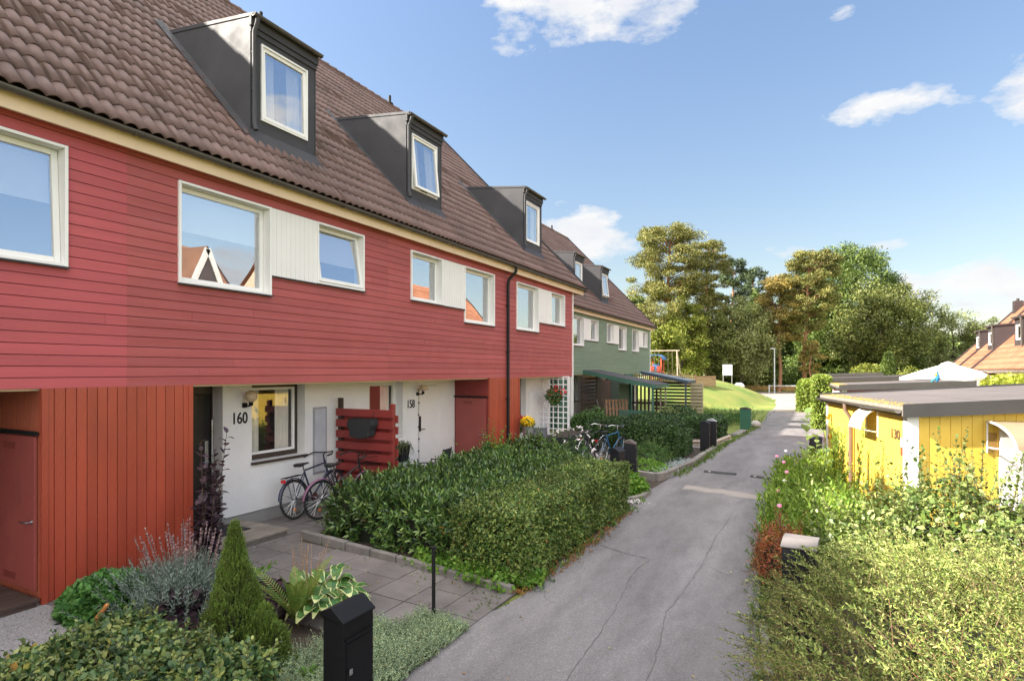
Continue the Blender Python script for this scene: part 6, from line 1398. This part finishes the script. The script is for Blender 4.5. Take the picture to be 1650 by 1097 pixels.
# shrub with dark-edged leaves in front of the yellow shed
dk = leafmat('quince_leaf', [(.05, .085, .02), (.10, .15, .03), (.18, .22, .06), (.28, .30, .11)], .22, .4, .35, 2)
qs = bush('big_shrub', 'tall green shrub with upright leafy shoots in front of the yellow shed', (1.55, 8.7, .1), (1.45, 1.15, 1.25), 9000, dk, .075, .048, 6, sh=330, shl=.8, core=.66)
bush('big_shrub', 'leafy shrub right of the white shed door at the picture edge', (3.35, 8.0, .1), (1.1, 1.0, 1.45), 6000, dk, .075, .048, 6, sh=160, shl=.8, core=.6)
B = np.array([(1.75, 8.75, 1.0), (2.05, 8.8, 1.0), (1.2, 8.6, .95), (2.4, 8.6, .9), (.9, 8.9, .8), (1.55, 8.6, 1.0), (2.8, 8.5, .9)]); D = np.array([(.05, 0, 1), (.15, 0, 1), (-.1, 0, 1), (.4, 0, 1), (-.3, 0, 1), (0, .1, 1), (.2, 0, 1)], float)
l, s = shoots(B, D, [.95, .85, .6, .7, .6, .75, .8], 34, .085, .055, R(62), 0, 6, .05, .4, .007); o = soup('tall_shoots', [(l, 0), (s, 1)], [dk, stemm], (1.55, 8.7, .1)); o.parent = qs; o.location = (0, 0, 0)
# bright perennials between the road and the yellow shed
n = 950; x = rng.uniform(-.55, .75, n); y = rng.uniform(8.9, 15.6, n); x += -.08*(y-9); x = np.maximum(x, -.62); B = np.stack([x, y, 0*x+.02], 1); D = rng.normal(0, .22, (n, 3)); D[:, 2] = 1; hl = rng.uniform(.55, 1.05, n)*(1-.25*(x < -.3)); 
l, s = shoots(B, D, hl, 26, .12, .040, R(48), 0, 6, .1, .25, .004); br2 = leafmat('phlox_leaf', [(.09, .17, .02), (.17, .27, .035), (.28, .36, .06)], .4, .45, .25, 1.5)
put('tall_perennials', 'bright green leafy perennials between the road and the yellow shed', 'perennials', [(l, 0), (s, 1)], [br2, stemm], (0, 12, 0), kind='stuff')
n = 12; B = np.stack([rng.uniform(.35, .9, n), rng.uniform(12.2, 13.2, n), np.full(n, .1)], 1); B[:, 0] = .55-.1*(B[:, 1]-12)+rng.normal(0, .12, n); D = rng.normal(0, .07, (n, 3)); D[:, 2] = 1; l, s = shoots(B, D, rng.uniform(1.25, 1.7, n), 46, .13, .035, R(60), 0, 6, .3, .3, .008)
put('lily_stems', 'clump of upright lily stems against the yellow wall beside its downpipe', 'perennial', [(l, 0), (s, 1)], [br2, stemm], (.55, 12.5, .1))
def tallplant(label, c, h, L, nl, m, name='sunflower', D=(.0, 0, 1)):
    l, s = shoots(np.array([c]), np.array([D], float), [h], nl, L, L*.75, R(80), 0, 6, .25, .3, .012, jit=.2); return put(name, label, 'tall plant', [(l, 0), (s, 0)], [m], c, 'tall sunflower plants by the shed')
sfm = leafmat('sunflower_leaf', [(.12, .18, .05), (.20, .26, .09)], .4)
tallplant('tallest sunflower plant without bloom at the road edge', (-.12, 13.4, 0), 1.95, .26, 16, sfm); tallplant('shorter sunflower plant beside the tallest one', (.0, 14.2, 0), 1.45, .26, 13, sfm, D=(.05, 0, 1)); tallplant('leaning sunflower plant nearest the shed wall', (.1, 13.0, 0), 1.3, .24, 14, sfm, D=(.1, -.05, 1))
# cosmos
def cosmos(label, c, h, col_, lean=(0, 0)):
    r = thing('cosmos', label, 'flower', c, 0, 'cosmos flowers leaning over the road edge'); top = Vector((lean[0], lean[1], h))
    B = np.array([(0, 0, 0.)]*3); D = np.array([(top.x, top.y, top.z), (top.x-.12, top.y, top.z*.9), (top.x+.08, top.y+.1, top.z*.8)]); l, s = shoots(B, D, [h, h*.75, h*.7], 22, .06, .006, R(60), 0, 4, .1, .3, .003)
    soup('stem', [(l, 0), (s, 0)], [wd], (0, 0, 0), r)
    a = np.linspace(0, 6.283, 9)[:-1]; d = np.stack([np.cos(a), np.sin(a)*.5, np.sin(a)*.6+.2], 1); P = np.tile(np.array(top), (8, 1)); f = soup('petals', [(leafarr(P, nrm(d), np.tile([0, -.6, .8], (8, 1)), .036, .028, 6), 0)], [col_], (0, 0, 0), r)
    b = MB(); b.sphere(tuple(top), .012, 8); b.build('flower_centre', mat('flower_eye', (.6, .4, .03), .6), r)
for c, h, cc, lean, lab in (((-.55, 13.2, 0), 1.05, pinkf, (-.12, -.1), 'pale pink cosmos bloom highest over the road'), ((-.48, 12.8, 0), .98, pinkf, (-.05, 0), 'pink cosmos bloom just below the white one'), ((-.42, 12.2, 0), .9, pinkf, (-.03, -.1), 'deep pink cosmos bloom beside the bright perennials'),
        ((-.5, 11.2, 0), .72, pinkf, (-.05, -.1), 'lowest pink cosmos bloom near the right speed bump'), ((-.5, 13.5, 0), 1.12, whf, (-.02, 0), 'white cosmos bloom near the sunflower'), ((-.45, 11.8, 0), .8, whf, (-.02, -.1), 'white cosmos bloom lower over the road edge'), ((-.45, 9.6, 0), .8, pinkf, (0, -.1), 'small pink cosmos bloom above the red barberry')):
    cosmos(lab, c, h, cc, lean)
rd = leafmat('barberry_leaf', [(.16, .035, .02), (.28, .07, .03), (.36, .13, .04), (.12, .10, .03)], .25, .5, .3, 4)
bush('barberry', 'red-brown barberry bush at the right edge of the road', (-.38, 8.55, .1), (.36, .5, .68), 3600, rd, .035, .02, 4, sh=90, shl=.28, core=.7)
strip('weeds', 'weeds under the bushes along the right road edge', [(-.3, 5), (-.5, 7), (-.66, 9), (-.75, 11), (-.7, 13.5)], 330, .2, [wd], .08, .06, .02)
kerb('kerb_edging', 'short grey kerb stones under the bushes at the right road edge', [(-.28, 5.0), (-.48, 6.8)], h=.1)
# clipped yellow-green conifer hedges and the thin cypress
lc = leafmat('thuja_leaf', [(.10, .16, .02), (.16, .22, .03), (.24, .28, .05)], .25, .6, .3, .8)
P, nn = boxsurf(26000, -.05, .75, 32.2, 41.0, -.2, 2.5, .2, .12); hd = put('conifer_hedge', 'square clipped yellow-green conifer hedge left of the dark shed roofs', 'hedge', [(cloudleaves(P, nn, .13, .06, 4), 0)], [lc], (.3, 36, 0)); coremesh('branches', .08, .62, 32.4, 40.8, -.2, 2.35, hd)
P, nn = boxsurf(14000, -1.05, .0, 46.5, 52.0, -.2, 2.1, .5, .12); hd = put('conifer_hedge', 'rounder clipped yellow-green hedge at the end of the lane', 'hedge', [(cloudleaves(P, nn, .15, .08, 4), 0)], [lc], (-.5, 49, 0)); coremesh('branches', -.85, -.2, 46.8, 51.7, -.2, 1.9, hd)
P, nn = boxsurf(9000, 6.2, 9.4, 21.5, 31.0, .5, 2.6, .4, .25); hd = put('vine_hedge', 'sunlit yellow-green leafy hedge in front of the orange-roofed house', 'hedge', [(cloudleaves(P, nn, .16, .13, 4), 0)], [leafmat('vine_leaf', [(.22, .26, .03), (.34, .36, .05), (.16, .20, .03)], .4, .5, .3, .8)], (7.8, 27, 1)); coremesh('branches', 6.4, 9.2, 21.8, 30.7, .5, 2.3, hd)
# ------------------------------------------------------------------ trees
def fp(x, D): l = (x-825)/940*D; return (l*math.cos(TH)-D*math.sin(TH), l*math.sin(TH)+D*math.cos(TH))
bark = mat('bark', (.10, .075, .055), .9, .3, 3, .6, 12); pbark = mat('pine_bark', (.30, .15, .08), .9, .25, 2, .6, 10)
pineA = leafmat('pine_needles', [(.065, .085, .024), (.12, .13, .032), (.185, .175, .045), (.27, .225, .07)], .12, .6, .35, .25)
pineB = leafmat('pine_needles_dark', [(.03, .05, .025), (.05, .075, .03), (.08, .10, .04)], .1, .6, .35, .25)
pineO = leafmat('pine_needles_golden', [(.12, .105, .028), (.21, .16, .04), (.31, .22, .055)], .15, .6, .3, .25)
oakm = leafmat('oak_leaves', [(.04, .07, .014), (.085, .125, .024), (.14, .18, .04)], .22, .5, .35, .3)
willm = leafmat('silver_leaves', [(.12, .14, .045), (.20, .22, .075), (.30, .31, .13)], .25, .5, .3, .3)
oliv = leafmat('olive_leaves', [(.055, .075, .02), (.12, .14, .035), (.21, .21, .06)], .25, .5, .35, .3)
maple = leafmat('maple_leaves', [(.09, .12, .02), (.17, .20, .03), (.27, .26, .05)], .35, .5, .3, .5)
def tree(name, label, x, D, top, hw, kind, m, trunk=bark, crown0=.35, ncl=80, per=170, leaf=.34, lean=0, group='trees of the wood behind the playground', sparse=1.0, base=None):
    X, Y = fp(x, D); gz_ = g(X, Y); H = 2.8+(597-top)*D/940-gz_; RR = hw*D/940
    r = thing(name, label, 'tree', (X, Y, gz_), 0, group); z0 = H*crown0; C_ = []; i = 0
    while len(C_) < ncl:
        i += 1
        u = rng.normal(size=3); u /= np.linalg.norm(u); q = rng.uniform(.35, 1.0)**.6
        if kind == 'pine':
            t = rng.uniform(0, 1)**.8; rad = RR*(.35+.65*math.sin(math.pi*min(1, .25+.75*(1-t)))**.8)*(1-.35*t); a = rng.uniform(0, 6.283); k_ = math.sqrt(rng.uniform(.05, 1)); C_.append((rad*k_*math.cos(a)+lean*t, rad*k_*math.sin(a), z0+(H-z0)*(.04+.92*t)-.5*k_*rad*.3))
        else:
            p = u*q; 
            if p[2] < -.85: continue
            C_.append((p[0]*RR*(1+.15*math.sin(i*1.7)), p[1]*RR, (z0+H)/2+p[2]*(H-z0)/2*(1-.12*math.sin(i*2.3)**2)))
    per = int(per*(1.1 if kind == 'pine' else 1.5)); C_ = np.array(C_); cr = ((RR*.11+.45) if kind == 'pine' else (RR*.18+.42))*rng.uniform(.6, 1.25, ncl); flat = .42 if kind == 'pine' else .7
    cc = np.repeat(np.arange(ncl), per); d = rdir(len(cc)); P = C_[cc]+d*(cr[cc]*rng.uniform(.35, 1.05, len(cc)))[:, None]*[1, 1, flat]
    if kind == 'willow': P[:, 2] -= np.abs(rng.normal(0, .5, len(P)))*cr[cc]
    keep = rng.random(len(P)) < sparse; P, d = P[keep], d[keep]
    lv = cloudleaves(P, d*[1, 1, 1.2], leaf, leaf*(.42 if kind == 'pine' else .6), 4, .6, .8)
    soup('crown', [(lv, 0)], [m], (0, 0, 0), r)
    b = MB(); tr = .012*H+.08; n = 8; P_ = [(lean*.6*(k/n)**2+.15*math.sin(k*1.3+x), .1*math.sin(k*2+x), H*.9*k/n-.2) for k in range(n+1)]; b.tube(P_, [tr*(1-.75*k/n) for k in range(n+1)], 9)
    for k in range(0, ncl, 2 if kind == 'pine' else 3):
        c = C_[k]; zz = max(H*.15, min(H*.85, c[2]-abs(c[0])*.35-.4)); kk = zz/(H*.9); s = Vector((lean*.6*kk*kk, 0, zz)); mid = (s+Vector(c))/2+Vector((0, 0, -.15+.3*rng.random())); b.tube([s, mid, c], [tr*.32*(1-kk*.6), tr*.2*(1-kk*.5), .02], 5, False)
    b.build('trunk', trunk, r, smooth=True); return r
T_ = tree
T_('pine_tree', 'tall broad pine with golden-green needles at the left end of the wood', 1078, 80, 357, 76, 'pine', pineA, pbark, .30, 200, 300, .25)
T_('pine_tree', 'slimmer tall pine just right of the broad leftmost pine', 1140, 84, 376, 46, 'pine', pineA, pbark, .28, 130, 280, .25)
T_('pine_tree', 'dark narrow pine behind, right of the two tall pines', 1180, 100, 413, 30, 'pine', pineB, pbark, .3, 85, 150, .34)
T_('pine_tree', 'small dark pine top showing in the dip of the wood', 1214, 108, 428, 28, 'pine', pineB, pbark, .3, 75, 140, .36)
T_('maple_tree', 'low yellow-green maple beside the end of the green house', 1064, 66, 520, 34, 'round', maple, bark, .1, 60, 150, .30)
T_('broadleaf_tree', 'yellow-green broad tree filling in below the leftmost pine', 1098, 78, 478, 40, 'round', maple, bark, .05, 90, 150, .26)
T_('broadleaf_tree', 'grey-green full tree between the notice board and the slimmer pine', 1150, 80, 498, 36, 'round', oliv, bark, .05, 80, 150, .26)
T_('birch_tree', 'pale silvery-leaved tree below the dark pines', 1196, 82, 478, 50, 'willow', willm, bark, .12, 120, 150, .28)
T_('pine_tree', 'golden-needled pine with a bare orange trunk beside the street lamp', 1256, 81, 440, 46, 'pine', pineO, pbark, .36, 110, 260, .24)
T_('pine_tree', 'golden pine with a leaning bare trunk right of the street lamp', 1296, 80, 398, 52, 'pine', pineA, pbark, .42, 150, 260, .24, lean=1.2)
T_('pine_tree', 'low golden pine bough mass between the two bare trunks and the oak', 1306, 78, 545, 22, 'pine', pineO, pbark, .35, 22, 140, .26)
T_('oak_tree', 'big deep green oak, the highest broad crown in the middle of the wood', 1356, 94, 388, 84, 'round', oakm, bark, .1, 240, 230, .32)
T_('oak_tree', 'dark green tree filling the gap between the pines and the oak', 1245, 104, 440, 45, 'round', oakm, bark, .05, 80, 150, .38)
T_('broadleaf_tree', 'olive green wide tree right of the oak', 1420, 84, 455, 68, 'round', oliv, bark, .08, 190, 150, .30, sparse=.9)
T_('broadleaf_tree', 'light airy tree showing sky between its branches, behind the parasol', 1478, 90, 462, 42, 'round', oliv, bark, .12, 75, 120, .28, sparse=.75)
T_('broadleaf_tree', 'thin-crowned tree left of the orange roofs', 1535, 92, 490, 42, 'round', willm, bark, .1, 70, 110, .26, sparse=.7)
T_('broadleaf_tree', 'small yellow-green tree directly behind the far orange roof', 1588, 88, 510, 34, 'round', oliv, bark, .1, 60, 110, .26, sparse=.8)
T_('broadleaf_tree', 'dark tree at the back of the wood behind the leftmost pine', 1030, 98, 470, 40, 'round', oakm, bark, .05, 60, 140, .38)
T_('broadleaf_tree', 'mid-green tree at the back below the slimmer pine', 1120, 100, 500, 50, 'round', oliv, bark, .02, 80, 140, .38)
for i, (x, D, top, hw) in enumerate(((1100, 88, 555, 42), (1165, 86, 560, 38), (1215, 90, 545, 34), (1310, 92, 560, 36), (1370, 90, 565, 40), (1440, 86, 570, 45), (1520, 84, 575, 45), (1590, 84, 580, 40))):
    T_('understorey_tree', ['low dark bushy tree under the leftmost pines', 'low dark bushy tree behind the notice board', 'low bushy tree left of the street lamp', 'low bushy tree under the oak, left side', 'low bushy tree under the oak, right side', 'low bushy tree behind the square conifer hedge', 'low bushy tree behind the parasol', 'low bushy tree behind the far orange-roofed house'][i], x, D, top, hw, 'round', [lfd, oakm, oliv, oakm][i % 4] if i % 4 else oakm, bark, .0, 50, 130, .32, group='low bushy trees at the foot of the wood')
T_('pine_tree', 'pine standing behind the green houses, hidden by their roof', 863, 52, 410, 30, 'pine', pineA, pbark, .45, 50, 140, .28)
# thin cypress
X, Y = fp(1431, 58); n = 3000; t = rng.random(n); a = rng.uniform(0, 6.28, n); prof = .55*np.sin(math.pi*np.clip(t*.85+.12, 0, 1))**.6; P = np.stack([prof*np.cos(a), prof*np.sin(a), t*3.6], 1)+[X, Y, 1.0]
put('cypress', 'thin dark green columnar cypress behind the shed roofs', 'conifer', [(cloudleaves(P, np.stack([np.cos(a), np.sin(a), .8+0*a], 1), .2, .08, 4), 0)], [oakm], (X, Y, 0)); 
bush('leafy_shrub', 'sunlit pale green bush left of the columnar cypress', (*fp(1400, 62), .6), (2.2, 2.0, 3.0), 3500, maple, .24, .16, 4, core=.6)
bush('leafy_shrub', 'yellow-green bush between the cypress and the parasol', (*fp(1465, 60), .4), (2.2, 2.0, 2.5), 3500, maple, .22, .15, 4, core=.6)
# bushes at the wood's edge and dry grass
n = 34000; xx = rng.uniform(1000, 1620, n); DD = rng.uniform(89, 99, n); q = np.array([fp(a_, d_) for a_, d_ in zip(xx, DD)]); hgt = (2.4+2.2*vnoise(np.stack([q[:, 0]*.22, q[:, 1]*.1, 0*xx], 1), 1)+1.0); P = np.stack([q[:, 0], q[:, 1], hgt*rng.uniform(0, 1, n)**.7-.2], 1)
put('undergrowth', 'dark green undergrowth along the edge of the wood', 'undergrowth', [(cloudleaves(P, np.tile([-.3, -.8, .6], (n, 1)), .42, .26, 4), 0)], [oakm], (0, 95, 0), kind='stuff')
n = 60000; xx = rng.uniform(900, 1750, n); DD = rng.uniform(104, 125, n); q = np.array([fp(a_, d_) for a_, d_ in zip(xx, DD)]); P = np.stack([q[:, 0], q[:, 1], (9+4*vnoise(np.stack([q[:, 0]*.12, q[:, 1]*.05, 0*xx], 1), 1))*rng.uniform(0, 1, n)**.8], 1)
put('distant_wood', 'deeper wood behind the first line of trees', 'wood', [(cloudleaves(P, np.tile([-.3, -.8, .6], (n, 1)), .6, .38, 4), 0)], [oakm], (0, 115, 0), kind='stuff')
n = 9000; x = rng.uniform(-22, 12, n); y = rng.uniform(89.3, 91.5, n)+.0*x; B = np.stack([x, y, zs(np.stack([x, y], 1))], 1); D = rng.normal(0, .25, (n, 3)); D[:, 2] = 1; l, s = shoots(B, D, rng.uniform(.5, 1.0, n), 3, .25, .06, R(25), 0, 4)
put('dry_grass', 'tall dry golden grass in front of the wood', 'grass', [(l, 0)], [leafmat('dry_grass_blade', [(.45, .30, .12), (.6, .42, .18)], .2)], (0, 90, 0), kind='stuff')
